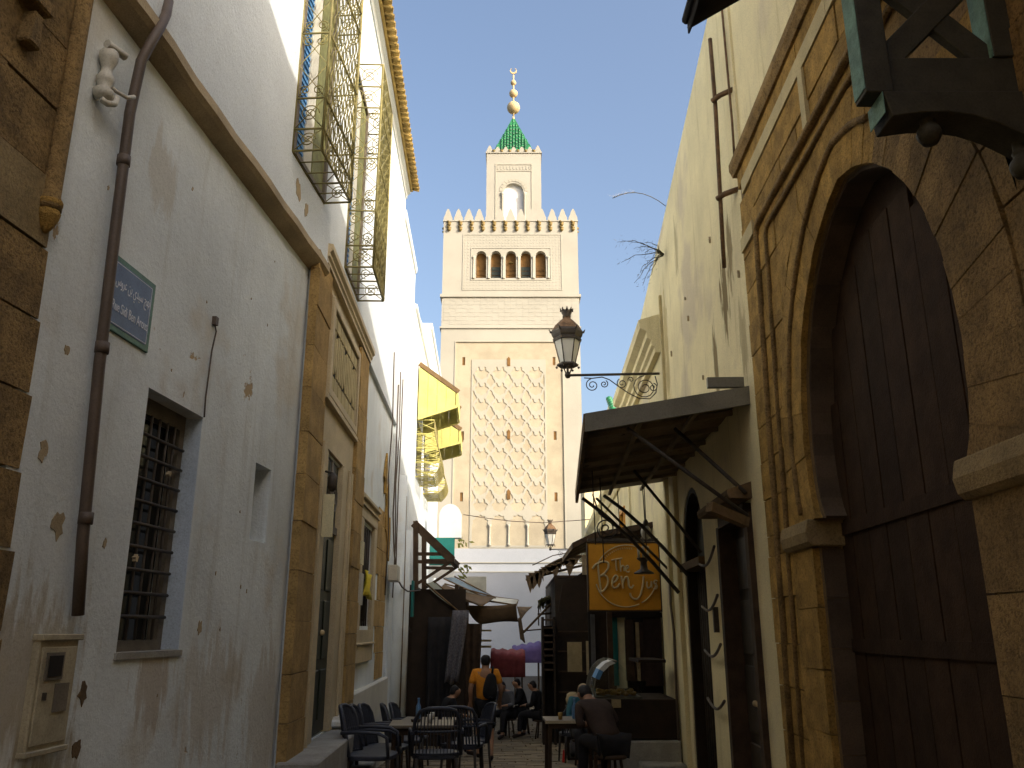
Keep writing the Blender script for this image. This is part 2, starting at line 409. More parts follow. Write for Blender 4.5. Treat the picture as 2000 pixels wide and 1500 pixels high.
# ------------------------------------------------------------------ ground and street
def strip(name, x0, x1, ys, dz, m, kind='structure'):
    b = MB()
    for a, c in zip(ys[:-1], ys[1:]):
        b.face([(x0, a, gz(a) + dz), (x1, a, gz(a) + dz), (x1, c, gz(c) + dz), (x0, c, gz(c) + dz)])
    o = b.build(name, m); tag(o, kind=kind); return o
strip('ground', -900, 900, [-300, 9, 18, 60, 1500], -0.09, MT['pavefar'])
street = strip('street', -3.2, 4.2, [-12, 0, 9, 12, 15, 18, 30, 51], -0.055, MT['pavebed'])
paver_mesh = {}
def paver_variant(w, l, k):
    b = MB(); j = random.Random(k)
    top = [(-w/2, -l/2), (w/2, -l/2), (w/2, l/2), (-w/2, l/2)]
    t = [(x + j.uniform(-.012, .012), y + j.uniform(-.012, .012)) for x, y in top]
    b.prism(lambda a, d, c: Vector((a, c, d)), t, -0.06, 0.0)
    me = b.mesh('paver'); me.materials.append(MT['pave']); return me
pv = [[paver_variant(w, .30, 10 * i + k) for k in range(4)] for i, w in enumerate((.30, .38, .46))]
rest = MB(); n_pav = 0
y = 2.0; row = 0
while y < 30:
    x = -2.7 + random.uniform(-.3, 0)
    pit = math.atan2(gz(y + .3) - gz(y), .3)
    while x < 3.2:
        i = random.randrange(3); w = (.30, .38, .46)[i]
        cx, cy = x + w / 2, y + .15
        z = gz(cy) + random.uniform(-.006, .006)
        if 10.3 < cy < 19.8 and -1.25 < cx < 1.15 and n_pav < 300:
            o = bpy.data.objects.new('paver', random.choice(pv[i])); COL.objects.link(o)
            o.location = (cx, cy, z); o.rotation_euler = (pit + random.uniform(-.012, .012), random.uniform(-.012, .012), 0)
            o.parent = street; n_pav += 1
        else:
            fr = lambda a, b_, c, cx=cx, cy=cy, z=z, pit=pit: Vector((cx + a, cy + b_, z + c + math.tan(pit) * b_))
            rest.box(fr, -w/2 + .008, w/2 - .008, -.142, .142, -.06, 0)
        x += w + .012
    y += .312; row += 1
o = rest.build('paving', MT['pave'], street); tag(o, kind='stuff')

# ------------------------------------------------------------------ left: near stone house
sh = thing('stone_house', 'brown ashlar stone house front at the left edge with a slim engaged colonnette', 'house', (-2.3, 2, 0))
MB().box(LN, -14, 3.755, -4.5, -.02, -.3, 9.5).build('wall', MT['mortar_pale'], sh)
cz = 0.2; rows = 0; n_st = 0
while cz < 7.2:
    h = .36
    u = 3.94 - (cz + .18 - 1.56) * .073
    while u > 1.7:
        w = random.uniform(.42, .72)
        m = MT['stone_dark']
        if 3.42 < cz + .1 < 3.78: m = MT['impost']
        b = MB().box(LN, u - w + .006, u - .004, -.03, random.uniform(0, .014), cz + .006, cz + h - .006, .004)
        b.build('stone', m, sh); u -= w; n_st += 1
    cz += h
prof = [(.055, 3.62), (.055, 3.66), (.042, 3.70), (.042, 6.9), (.055, 6.94), (.055, 7.1)]
MB().lathe(LN(3.735, .03, 0), prof, 12).build('colonnette', MT['stone_dark'], sh)
MB().lathe(LN(3.735, .03, 0), [(.008, 3.50), (.02, 3.515), (.035, 3.54), (.05, 3.58), (.055, 3.61), (.045, 3.63), (.058, 3.65), (.058, 3.67), (.04, 3.68)], 10).build('corbel', MT['stone'], sh)
MB().box(LN, 3.76, 3.785, -.6, -.03, -.3, 9.5).build('return_wall', MT['blue_rev'], sh)
b = MB()
b.prism(lambda a, d, c: LN(a, d, c), [(3.30, 4.62), (3.42, 4.62), (3.40, 4.78), (3.32, 4.78)], 0, .12)
b.prism(lambda a, d, c: LN(a, d, c), [(3.26, 4.50), (3.46, 4.50), (3.46, 4.58), (3.26, 4.58)], 0, .09)
b.prism(lambda a, d, c: LN(a, d, c), [(3.34, 4.30), (3.44, 4.30), (3.42, 4.48), (3.36, 4.48)], 0, .07)
b.build('broken_bracket', MT['stone_dark'], sh, .01)

# ------------------------------------------------------------------ left: white house (below and above its ledge)
wh = thing('white_house', 'tall white plastered house on the left with a ledge above its barred window', 'house', (-2.2, 5.8, 0))
win_u0, win_u1, win_z0, win_z1 = 4.92, 5.68, 1.52, 3.06
ni = (6.69, 7.03, 2.33, 2.94)
rect = lambda a, b_, c, d: [(a, c), (b_, c), (b_, d), (a, d)]
MB().plate(LN, rect(3.78, 7.80, -.3, 5.02), [rect(win_u0, win_u1, win_z0, win_z1), rect(*ni)], -.42, 0).build('wall', MT['lime'], wh)
MB().box(LN, -3, 7.7, -5, -.422, -.3, 10.1).build('body', MT['lime_low'], wh)
MB().box(LN, ni[0], ni[1], -.4, -.30, ni[2], ni[3]).build('niche_back', MT['lime_low'], wh)
# ledge: sloping soffit and upright nosing
b = MB()
led = [(-.05, 5.0), (.10, 5.07), (.13, 5.10), (.13, 5.17), (-.05, 5.17)]
rings = []
for k in range(13):
    u = 3.79 + (7.86 - 3.79) * k / 12
    j = random.uniform(-.008, .008)
    rings.append([LN(u, d + (j if d > 0 else 0), z + j) for d, z in led])
b.sweep(rings, False).build('ledge', MT['ledge'], wh)
g1 = (6.68, 7.64, 5.76, 8.7)
MB().plate(LN, rect(3.4, 7.9, 5.16, 10.1), [rect(*g1)], -.421, .09).build('upper_wall', MT['lime_up'], wh)

def barred_window(fr, root, u0, u1, z0, z1, dep):
    w = MB()
    t = .07
    for a in ((u0, u0 + t, z0, z1), (u1 - t, u1, z0, z1), (u0 + t, u1 - t, z1 - t * 1.5, z1), (u0 + t, u1 - t, z0, z0 + t)):
        w.box(fr, a[0], a[1], -dep - .07, -dep, a[2], a[3])
    f = w.build('window', MT['grey_frame'], root)
    MB().box(fr, u0 + t, u1 - t, -dep - .12, -dep - .075, z0 + t, z1 - 1.5 * t).build('pane', MT['dkglass'], f)
    nv, nh = 6, 10
    for k in range(1, nv):
        u = u0 + t + (u1 - u0 - 2 * t) * k / nv
        pts = []
        for q in range(21):
            z = z0 + t + (z1 - z0 - 2.5 * t) * q / 20
            pts.append(fr(u, -dep + .015, z))
        MB().tube(pts[::4], .009, 6).build('grille_bar', MT['iron'], f)
    for k in range(1, nh):
        z = z0 + t + (z1 - z0 - 2.5 * t) * k / nh
        MB().tube([fr(u0 + t * .5, -dep + .02, z), fr(u1 - t * .5, -dep + .02, z)], .011, 6).build('grille_bar', MT['iron'], f)
    return f
barred_window(LN, wh, win_u0 + .0, win_u1 - .0, win_z0, win_z1, .12)
MB().box(LN, win_u1 - .004, win_u1 - .001, -.12, -.004, win_z0 + .01, win_z1 - .01).build('blue_reveal', MT['blue_rev'], wh)
MB().box(LN, win_u0 - .02, win_u1 + .02, -.12, .015, win_z0 - .03, win_z0 + .006).build('window_sill', MT['cement'], wh)
# downpipe
px = [at(300, -12, 4.36), at(283, 5, 4.33), at(262, 22, 4.29), at(246, 48, 4.27), at(240, 80, 4.27)]
pts = [LN(4.40, .10, 5.42), LN(4.36, .12, 5.28), LN(4.28, .14, 5.12), LN(4.23, .13, 4.98), LN(4.22, .09, 4.84), LN(4.23, .06, 4.5), LN(4.26, .055, 3.8), LN(4.30, .05, 3.0), LN(4.37, .05, 2.1), LN(4.43, .045, 1.72)]
MB().tube(pts, .030, 10).build('drainpipe', MT['pipe'], wh)
for z, u in ((4.2, 4.245), (3.1, 4.295), (2.2, 4.365)):
    MB().lathe(LN(u, .055, z), [(.037, -.03), (.037, .03)], 10).build('pipe_collar', MT['pipe'], wh)
MB().tube([LN(5.67, .012, 3.76), LN(5.70, .02, 3.70), LN(5.68, .012, 3.55), LN(5.66, .012, 3.2), LN(5.67, .012, 3.06)], .006, 5).build('wire', MT['pipe'], wh)
MB().box(LN, 5.655, 5.70, 0, .03, 3.74, 3.80).build('wire_clip', MT['pipe'], wh)
# peeled plaster with the darker render under it: thin chips standing in real relief
def chip(root, fr, u, z, r, seed, m, d=.004, sy=1.4):
    q = random.Random(seed); n = 13
    pl = []
    for k in range(n):
        a = 2 * math.pi * k / n; rr = r * q.uniform(.45, 1.1)
        pl.append((u + rr * math.cos(a), z + rr * sy * math.sin(a)))
    b = MB(); b.prism(fr, pl, -.02, d); return b.build('bare_patch', m, root)
for u, z, r, s in ((4.22, 2.15, .075, 1), (4.64, 1.34, .06, 3), (4.66, 1.07, .06, 4), (4.02, 2.48, .05, 5), (4.08, 3.02, .03, 6), (5.95, 1.66, .06, 7), (5.02, 2.05, .025, 8), (4.42, 3.0, .02, 9), (6.9, 5.5, .10, 10), (7.15, 5.42, .08, 11), (5.3, 2.6, .02, 12), (4.66, 2.1, .03, 13)):
    chip(wh, LN, u, z, r * .8, s, MT['wood_mid'] if s in (3, 4) else MT['mortar_pale'], .004 if z < 5 else .094)
b = MB()
if 0: b.prism(LN, [(3.80, .2), (4.62, .2), (4.60, 1.2), (4.56, 1.6), (4.50, 1.83), (4.40, 1.88), (4.30, 1.74), (4.20, 1.70), (4.10, 1.62), (4.0, 1.62), (3.9, 1.5), (3.80, 1.48)], -.02, .005)


# shutters and projecting iron window cages on the upper floor
def window_cage(root, fr, u0, u1, z0, z1, d0, prot, tone, rows):
    w = MB()
    for k in range(2):
        a = u0 + .03 + (u1 - u0 - .06) * k / 2; c = a + (u1 - u0 - .06) / 2 - .01
        w.box(fr, a, c, d0 - .08, d0 - .035, z0 + .03, z1 - .03)
    sw = w.build('shutter', MT['blue'], root)
    w = MB(); w.box(fr, u0 + (u1 - u0) * .36, u0 + (u1 - u0) * .58, d0 - .034, d0 - .015, z0 + .03, z1 - .03); w.build('shutter_stile', MT['lime_low'], sw)
    w = MB(); w.box(fr, u0 + (u1 - u0) * .59, u1 - .05, d0 - .034, d0 - .008, z0 + .03, z1 - .03); w.build('green_leaf', MT['iron_green'], sw)
    lv = MB()
    for q in range(int((z1 - z0) / .07)):
        z = z0 + .08 + q * .07
        lv.box(fr, u0 + .06, u0 + (u1 - u0) * .35, d0 - .035, d0 - .022, z, z + .03)
    lv.build('louvre', MT['blue'], sw)
    fm = MB()
    fm.box(fr, u0, u0 + .06, d0 - .20, d0 + .015, z0, z1); fm.box(fr, u1 - .06, u1, d0 - .20, d0 + .02, z0, z1)
    fm.box(fr, u0 + .06, u1 - .06, d0 - .2, d0 + .02, z1 - .06, z1); fm.box(fr, u0 + .06, u1 - .06, d0 - .2, d0 + .02, z0, z0 + .05)
    fm.build('window_frame', MT['grey_frame'], root)
    D = d0 + prot
    c = MB()
    for u in (u0, u1):
        c.tube([fr(u, D, z0), fr(u, D, z1)], .014, 4)
        c.tube([fr(u, d0, z0), fr(u, d0, z1)], .012, 4)
        for z in rows: c.tube([fr(u, d0, z), fr(u, D, z)], .012, 4)
    for z in rows: c.tube([fr(u0, D, z), fr(u1, D, z)], .013, 4)
    c.tube([fr(u0, d0, z0), fr(u1, d0, z0)], .012, 4)
    fr_ = c.build('cage_frame', tone, root)
    net = MB(); n = 9
    for k in range(n):
        for sg in (-1, 1):
            pts = []; N = int((z1 - z0) / .07)
            for q in range(N + 1):
                z = z0 + (z1 - z0) * q / N
                u = u0 + (u1 - u0) * (k + .5) / n + sg * .045 * math.sin(math.pi * 2 * (z - z0) / .42 + (math.pi / 2 if k % 2 else 0))
                pts.append(fr(u, D, z))
            net.tube(pts, .0072, 3, smooth=False)
    nt_ = net.build('front_lattice', tone, root); tag(nt_, kind='stuff')
    for end, u in (('near', u0), ('far', u1)):
        e = MB(); F = lambda a, d, cc, u=u: fr(u, a, cc)
        for za, zb in zip(rows[:-1], rows[1:]):
            h = zb - za
            if h > .35:
                m = (za + zb) / 2; q = prot * .42
                for sx in (-1, 1):
                    cx = d0 + prot / 2 + sx * prot * .23
                    e.tube(spiral(F, cx, za + q * .75, q * .52, .012, -math.pi / 2, sx * 1.6), .006, 3)
                    e.tube(spiral(F, cx, zb - q * .75, q * .52, .012, math.pi / 2, -sx * 1.6), .006, 3)
                e.tube([fr(u, d0, za), fr(u, d0 + prot, m), fr(u, d0, zb)], .006, 3); e.tube([fr(u, D, za), fr(u, d0, m), fr(u, D, zb)], .006, 3)
            else:
                e.tube([fr(u, d0, za), fr(u, D, zb)], .006, 3); e.tube([fr(u, d0, zb), fr(u, D, za)], .006, 3)
                e.tube(spiral(F, d0 + prot / 2, (za + zb) / 2, min(h, prot) * .34, .01, 0, 2), .006, 3)
        tag(e.build('end_scrollwork', tone, root), kind='stuff')
    bt = MB()
    for k in range(6):
        u = u0 + (u1 - u0) * k / 5
        bt.tube([fr(u, d0, z0), fr(u, D, z0)], .008, 4)
    bt.build('cage_bottom', tone, root)
MT['iron_sun'] = mat('olive painted iron', (.25, .215, .08), .6, .25, 8, .1, 60)
wg1 = thing('window_cage', 'nearest wrought iron window cage over blue shutters, low scrolls at its foot', 'window cage', tuple(LN(7.1, 0, 5.7)), 'iron window cages on the upper floor')
window_cage(wg1, LN, *g1, .09, .27, MT['iron_sun'], [5.76, 5.98, 6.3, 7.0, 7.75, 8.0, 8.7])
g2 = (9.0, 10.05, 5.68, 8.42)
wg2 = thing('window_cage', 'farther wrought iron window cage, next to the tiled eave, standing out into the sky', 'window cage', tuple(PW(9.5, 0, 5.6)), 'iron window cages on the upper floor')
window_cage(wg2, PW, *g2, .0, .33, MT['iron_sun'], [5.68, 5.95, 6.4, 7.1, 7.8, 8.1, 8.42])

# ------------------------------------------------------------------ left: portal house
ph = thing('portal_house', 'tall white house with a carved ochre stone portal and a tiled eave', 'house', (-2, 11, 0))
door = (8.74, 9.80, .6, 3.47); w2 = (11.75, 12.95, 1.70, 3.08)
MB().plate(PW, rect(7.62, 15.3, -.8, 5.30), [rect(*door), rect(*w2)], -.5, -.06).build('wall', MT['lime'], ph)
MB().plate(PW, rect(7.90, 15.3, 5.30, 10.0), [rect(*g2)], -.5, 0).build('upper_wall', MT['lime_up'], ph)
MB().box(PW, 7.9, 15.28, -6, -.502, -.8, 9.9).build('body', MT['lime_low'], ph)
def stack(root, fr, u0, u1, d0, d1, z0, z1, h, m, name='stone', split=0):
    z = z0; k = 0
    while z < z1 - .05:
        hh = min(h * random.uniform(.9, 1.1), z1 - z)
        MB().box(fr, u0 + random.uniform(0, .006), u1 - random.uniform(0, .006), d0, d1 - random.uniform(0, .01), z + .004, z + hh - .004, .003).build(name, m, root)
        z += hh; k += 1
for nm, (a, b_, zt) in (('near', (7.56, 8.26, 5.22)), ('far', (10.50, 11.25, 5.22))):
    bk = MB().box(PW, a + .01, b_ - .01, -.06, .012, -.4, zt).build('pilaster', MT['mortar'], ph)
    z = .05
    while z < zt - .05:
        hh = min(random.uniform(.36, .44), zt - z)
        MB().box(PW, a, b_, -.058, .03 - random.uniform(0, .01), z + .004, z + hh - .004, .004).build('stone', MT['stone_bright'], bk); z += hh
# cornice over the portal
b = MB(); cp = [(-.05, 5.24), (.035, 5.24), (.035, 5.28), (.055, 5.30), (.055, 5.33), (.085, 5.36), (.085, 5.42), (-.05, 5.45)]
b.sweep([[PW(u, d, z) for d, z in cp] for u in (7.86, 11.3)], False).build('cornice', MT['marble'], ph)
MB().box(PW, 8.27, 10.49, -.058, -.02, 3.50, 5.235).build('portal_field', MT['marble'], ph)
# carved grille panel in its frame
pf = MB()
for a in ((8.42, 8.52, 4.0, 5.08), (10.30, 10.40, 4.0, 5.08), (8.52, 10.30, 4.98, 5.08), (8.52, 10.30, 4.0, 4.09)):
    pf.box(PW, a[0], a[1], -.02, .03, a[2], a[3])
pfo = pf.build('panel_frame', MT['marble'], ph, .008)
MB().box(PW, 8.52, 10.30, -.02, -.012, 4.09, 4.98).build('panel_back', MT['dark'], pfo)
for k in range(15):
    u = 8.56 + k * .118
    if k % 5 == 2: continue
    MB().box(PW, u, u + .07, -.012, .006, 4.30, 4.78).build('panel_bar', MT['strip'], pfo)
for z0, z1 in ((4.12, 4.27), (4.81, 4.95)):
    for k in range(7):
        u = 8.55 + k * .25
        MB().prism(PW, [(u, z0), (u + .21, z0), (u + .21, z1), (u, z1)], -.012, .004).build('panel_tile', MT['strip'], pfo)
for k in (2, 7, 12):
    u = 8.56 + k * .118 + .035
    MB().prism(PW, [(u + .05 * math.cos(a), 4.54 + .2 * math.sin(a)) for a in [i * math.pi / 6 for i in range(12)]], -.012, .005).build('panel_boss', MT['strip'], pfo)
# lintel line and door jambs
MB().box(PW, 8.30, 10.46, -.02, .035, 3.93, 3.98).build('string_course', MT['marble'], ph)
jb = MB()
jb.box(PW, 8.28, 8.74, -.07, -.005, .6, 3.5); jb.box(PW, 9.80, 10.48, -.07, -.005, .6, 3.5)
jb.box(PW, 8.40, 8.46, -.005, .025, .6, 3.5); jb.box(PW, 10.10, 10.16, -.005, .025, .6, 3.5); jb.box(PW, 10.30, 10.36, -.005, .02, .6, 3.5)
jb.box(PW, 9.76, 9.804, -.40, -.004, .6, 3.47); jb.box(PW, 8.736, 8.78, -.40, -.004, .6, 3.47)
jb.build('door_jamb', MT['marble'], ph, .006)
dl = MB()
dl.box(PW, 8.78, 9.76, -.14, -.07, .62, 3.45)
dr = dl.build('door', MT['door_green'], ph)
for u in (8.80, 9.28):
    for z0, z1 in ((.75, 1.25), (1.35, 1.95), (2.05, 2.6)):
        MB().box(PW, u + .05, u + .40, -.07, -.055, z0, z1).build('door_panel', MT['door_green'], dr, .01)
tr = MB()
tr.box(PW, 8.78, 9.76, -.07, -.04, 2.68, 2.76)
tr.tube(spiral(lambda a, d, c: PW(a, -.05, c), 9.02, 3.06, .2, .03, 0, 2), .012, 4); tr.tube(spiral(lambda a, d, c: PW(a, -.05, c), 9.50, 3.06, .2, .03, math.pi, -2), .012, 4)
tr.tube([PW(9.27, -.05, 2.76), PW(9.27, -.05, 3.45)], .015, 4)
tr.build('transom_grille', MT['grey_frame'], dr)
MB().ball(PW(9.2, -.04, 1.62), .03).build('knob', MT['gilt'], dr)
for k, (u0, u1, dd, z0, z1) in enumerate(((7.35, 9.9, .50, -.1, .30), (7.5, 9.9, .30, .30, .60))):
    MB().box(PW, u0, u1, -.05, dd, z0, z1, .006).build('door_step', MT['cement'], ph, .015)
MB().box(PW, 8.60, 8.63, .0, .11, 2.55, 2.98).build('notice_board', MT['paper'], ph)
b = MB(); b.lathe(PW(8.62, .08, 3.1), [(.02, -.09), (.05, -.05), (.05, .06), (.02, .10)], 8); b.tube([PW(8.62, 0, 3.22), PW(8.62, .08, 3.2)], .012, 5); b.build('door_lamp', MT['iron'], ph)
# ochre field round the second window
z = .9
while z < 3.55:
    hh = min(.40, 3.56 - z); u = 11.27
    while u < 14.9:
        w = random.uniform(.5, .85); u2 = min(u + w, 14.9)
        if not (u2 > w2[0] - .28 and u < w2[1] + .28 and z + hh > w2[2] - .5 and z < w2[3] + .42):
            MB().box(PW, u + .004, u2 - .004, -.07, -.035 - random.uniform(0, .012), z + .004, z + hh - .004, .004).build('stone', MT['stone_bright'], ph)
        u = u2
    z += hh
ws = MB()
ws.box(PW, w2[0] - .27, w2[0], -.08, -.012, w2[2] - .05, w2[3] + .05); ws.box(PW, w2[1], w2[1] + .27, -.08, -.012, w2[2] - .05, w2[3] + .05)
ws.box(PW, w2[0] - .27, w2[1] + .27, -.08, -.010, w2[3] + .05, w2[3] + .40); ws.box(PW, w2[0] - .27, w2[1] + .27, -.08, -.010, w2[2] - .48, w2[2] - .05)
ws.box(PW, w2[0] - .32, w2[1] + .32, -.01, .035, w2[3] + .30, w2[3] + .35); ws.box(PW, w2[0] - .3, w2[1] + .3, -.01, .02, w2[3] + .20, w2[3] + .23)
ws.box(PW, w2[0] - .3, w2[1] + .3, -.01, .02, w2[2] - .25, w2[2] - .22)
ws.build('window_surround', MT['marble'], ph, .006)
wf = MB()
for a in ((w2[0], w2[0] + .07, w2[2], w2[3]), (w2[1] - .07, w2[1], w2[2], w2[3]), (w2[0] + .07, w2[1] - .07, w2[3] - .07, w2[3]), (w2[0] + .07, w2[1] - .07, w2[2], w2[2] + .07)):
    wf.box(PW, a[0], a[1], -.16, -.10, a[2], a[3])
wfo = wf.build('window', MT['door_brown'], ph)
MB().box(PW, w2[0] + .07, w2[1] - .07, -.18, -.161, w2[2] + .07, w2[3] - .07).build('pane', MT['dkglass'], wfo)
for k in range(1, 6):
    u = w2[0] + (w2[1] - w2[0]) * k / 6
    MB().tube([PW(u, -.07, w2[2]), PW(u, -.07, w2[3])], .011, 5).build('grille_bar', MT['iron'], wfo)
MB().box(PW, 11.26, 15.25, -.065, .02, -.6, .88, .004).build('plinth', MT['lime_low'], ph, .02)
MB().box(PW, 9.95, 11.24, -.065, .10, -.4, .72, .004).build('pilaster_base', MT['lime_low'], ph, .02)
MB().box(PW, 9.9, 11.3, -.07, .13, .62, .70, .004).build('base_moulding', MT['lime'], ph, .02)
# tiled eave
ev = MB(); ep = [(-.3, 9.98), (.02, 9.98), (.04, 10.06), (.09, 10.10), (.09, 10.16), (-.3, 10.16)]
ev.sweep([[PW(u, d, z) for d, z in ep] for u in (7.9, 15.3)], False).build('eave', MT['lime_up'], ph)
tb = MB(); n = 8
prof = [(math.cos(math.pi * k / n), math.sin(math.pi * k / n)) for k in range(n + 1)]
outer = [(.075 * a, .075 * c) for a, c in prof]; inner = [(.058 * a, .058 * c) for a, c in reversed(prof)]
tb.prism(lambda a, d, c: Vector((a, d, c)), outer + inner, -.25, .30)
tm = tb.mesh('roof_tile'); tm.materials.append(MT['tile'])
ang = math.atan2(PW.t.y, PW.t.x)
for k in range(46):
    u = 8.0 + k * .16
    o = bpy.data.objects.new('roof_tile', tm); COL.objects.link(o)
    p = PW(u, -.03, 10.19)
    o.matrix_basis = Matrix.Translation(p) @ Matrix.Rotation(ang + random.uniform(-.04, .04), 4, 'Z') @ Matrix.Rotation(math.pi, 4, 'Z') @ Matrix.Rotation(R(-14 + random.uniform(-3, 3)), 4, 'X')
    mw = o.matrix_basis.copy(); o.parent = ph
    o.matrix_basis = base_matrix(ph).inverted() @ mw
b = MB(); b.prism(lambda a, d, c: PW(d, a, c), [(-.35, 10.16), (.14, 10.14), (-.35, 10.32)], 7.9, 15.3).build('roof', MT['tile'], ph)
MB().box(PW, 7.9, 15.3, -6, -.35, 10.0, 10.3).build('roof_slab', MT['tile'], ph)
MB().box(LN, 3.4, 7.88, -5, .08, 10.1, 10.4).build('roof_slab', MT['lime_up'], wh)

# ------------------------------------------------------------------ left: lower white houses farther on
h2 = thing('white_house', 'lower sunlit white house just past the tall portal house', 'house', tuple(PW(16.6, 0, -.6)))
MB().plate(PW, rect(15.32, 18.2, -.9, 9.75), [], -4, -.02).build('wall', MT['lime_up'], h2)
MB().box(PW, 15.36, 18.2, -.25, .02, 9.60, 9.80, .01).build('parapet', MT['lime_up'], h2, .05, 3)
b = MB(); b.tube([PW(16.1, .02, -.5), PW(16.1, .03, 2), PW(16.15, .02, 4.5)], .13, 10).build('half_column', MT['lime'], h2)
b = MB(); b.tube([PW(16.75, .0, -.5), PW(16.75, .0, 2.5), PW(16.8, -.02, 4.2)], .12, 10).build('brown_half_column', MT['wood_mid'], h2)
b = MB(); b.tube([PW(17.4, .02, -.5), PW(17.4, .03, 2), PW(17.45, .02, 3.6)], .13, 10).build('half_column', MT['lime'], h2)
for u0, q in ((15.5, 1), (16.0, -1), (14.3, 1)):
    MB().tube([PW(u0, .01, 6.4), PW(u0 + .1 * q, .02, 5.2), PW(u0 - .1, .01, 4.2), PW(u0 + .15 * q, .02, 3.2), PW(u0 + .1, .01, 2.2)], .012, 5).build('wire', MT['pipe'], h2)
for u, z, r, s in ((14.2, 4.2, .25, 31), (14.6, 3.6, .3, 32), (14.9, 3.2, .28, 33)):
    chip(ph, PW, u, z, r, s, MT['stone'], -.052, 1.6)
h3 = thing('white_house', 'sunlit white house behind the yellow window shades, stepping down in height', 'house', tuple(PW(20.5, 0, -.7)))
b = MB(); b.prism(PW, [(18.22, -.9), (23.2, -.9), (23.2, 9.3), (21.2, 9.3), (18.22, 8.9)], -4, 0).build('wall', MT['lime_up'], h3)
MB().box(PW, 18.25, 23.2, -.3, .05, 8.78, 8.9).build('parapet', MT['lime_up'], h3, .03)
h4 = thing('white_house', 'farthest white house on the left with a flat roof against the minaret', 'house', tuple(PW(26, 0, -.7)))
MB().plate(PW, rect(23.22, 29.0, -.9, 10.2), [], -5, .02).build('wall', MT['lime_up'], h4)
MB().box(PW, 23.3, 29.0, -.3, .07, 10.1, 10.3).build('parapet', MT['lime_up'], h4, .03)

# ------------------------------------------------------------------ right: stone gate house with the horseshoe arch
gh = thing('gate_house', 'brown sandstone gate front on the right with a tall horseshoe arch and marble strips', 'gate house', (2.1, 5, 0))
AC = 4.97
half = [(1.10, 2.42), (1.16, 2.52), (1.205, 2.70), (1.225, 2.95), (1.205, 3.2), (1.15, 3.46), (1.05, 3.72), (.92, 3.94), (.74, 4.14), (.51, 4.32), (.26, 4.44), (0, 4.50)]
prof = [(AC - a, z) for a, z in half] + [(AC + a, z) for a, z in reversed(half[:-1])]
def resample(P, n):
    L = [0]
    for p, q in zip(P, P[1:]): L.append(L[-1] + math.dist(p, q))
    out = []; k = 0
    for i in range(n + 1):
        t = L[-1] * i / n
        while k < len(P) - 2 and L[k + 1] < t: k += 1
        f = (t - L[k]) / (L[k + 1] - L[k]); out.append((P[k][0] + (P[k+1][0] - P[k][0]) * f, P[k][1] + (P[k+1][1] - P[k][1]) * f))
    return out
NV = 33
A = resample(prof, NV * 2)
def offset(P, r):
    out = []
    for k, p in enumerate(P):
        a = P[max(k - 1, 0)]; b_ = P[min(k + 1, len(P) - 1)]
        tx, tz = b_[0] - a[0], b_[1] - a[1]; l = math.hypot(tx, tz)
        out.append((p[0] - tz / l * r, p[1] + tx / l * r))
    return out
EX = offset(A, .52)
EX = [(x, max(z, 2.42)) for x, z in EX]
arch_hole = [(AC - 1.10, -.4)] + A + [(AC + 1.10 + .14, 2.42), (AC + 1.25, -.4)]
arch_hole = [(3.86, -.4), (3.86, 2.40)] + A + [(6.21, 2.40), (6.21, -.4)]
MB().plate(RW, rect(-3, 7.50, -.5, 6.15), [arch_hole], -.55, -.035).build('wall', MT['mortar'], gh)
MB().box(RW, -3, 3.6, -5, -.551, -.5, 6.1).build('body', MT['mortar'], gh)
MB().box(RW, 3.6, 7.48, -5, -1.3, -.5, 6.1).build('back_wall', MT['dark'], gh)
# reveal of the arch, one course of stones deep
for k in range(NV):
    i = A[2*k:2*k+3]; e = EX[2*k:2*k+3]
    cx = sum(p[0] for p in i) / 3; cz_ = sum(p[1] for p in i) / 3
    poly = i + list(reversed(e))
    sx = sum(p[0] for p in poly) / 6; sz = sum(p[1] for p in poly) / 6
    poly = [(sx + (x - sx) * .985, sz + (z - sz) * .985) for x, z in poly]
    MB().prism(RW, poly, -.34, random.uniform(.004, .014)).build('voussoir', MT['stone'] if cx > 4.5 else MT['stone_dark'], gh)  # near voussoirs get the darker copy, far ones the brightly lit tone
# roll moulding round the arch and the square frame over it
RM = offset(A, .27); RM = [p for p in RM if p[1] > 2.44 and p[0] > 4.35]
MB().tube([RW(x, .014, z) for x, z in RM], .026, 6).build('arch_moulding', MT['stone_dark'], gh)
for (u, z, r) in ((6.92, 5.14, .034), (6.64, 4.98, .024)):
    MB().tube([RW(u + .35, .01, -.2), RW(u + .18, .012, 2.4), RW(u, .014, z - .06), RW(u - .06, .014, z), RW(0.6, .014, z)], r, 6).build('frame_moulding', MT['stone_dark'], gh)
# jamb piers with capitals
def pier(u0, u1, uc0, uc1, z0, z1, m):
    z = -.3
    while z < z0:
        hh = min(.42, z0 - z)
        MB().box(RW, u0, u1, -.34, .012 + random.uniform(0, .008), z + .003, z + hh - .003, .003).build('pier_stone', m, gh); z += hh
    b = MB(); cp = [(-.34, z0), (.03, z0), (.06, z0 + .03), (.075, z0 + .10), (.06, z1 - .02), (.055, z1), (-.34, z1)]
    b.sweep([[RW(u, d, z) for d, z in cp] for u in (uc0, uc1)], False).build('capital', MT['impost'], gh, .012, 2)
pier(6.22, 6.72, 6.15, 6.82, 2.23, 2.42, MT['stone'])
pier(3.36, 3.85, 3.28, 3.90, 2.22, 2.41, MT['stone_dark'])
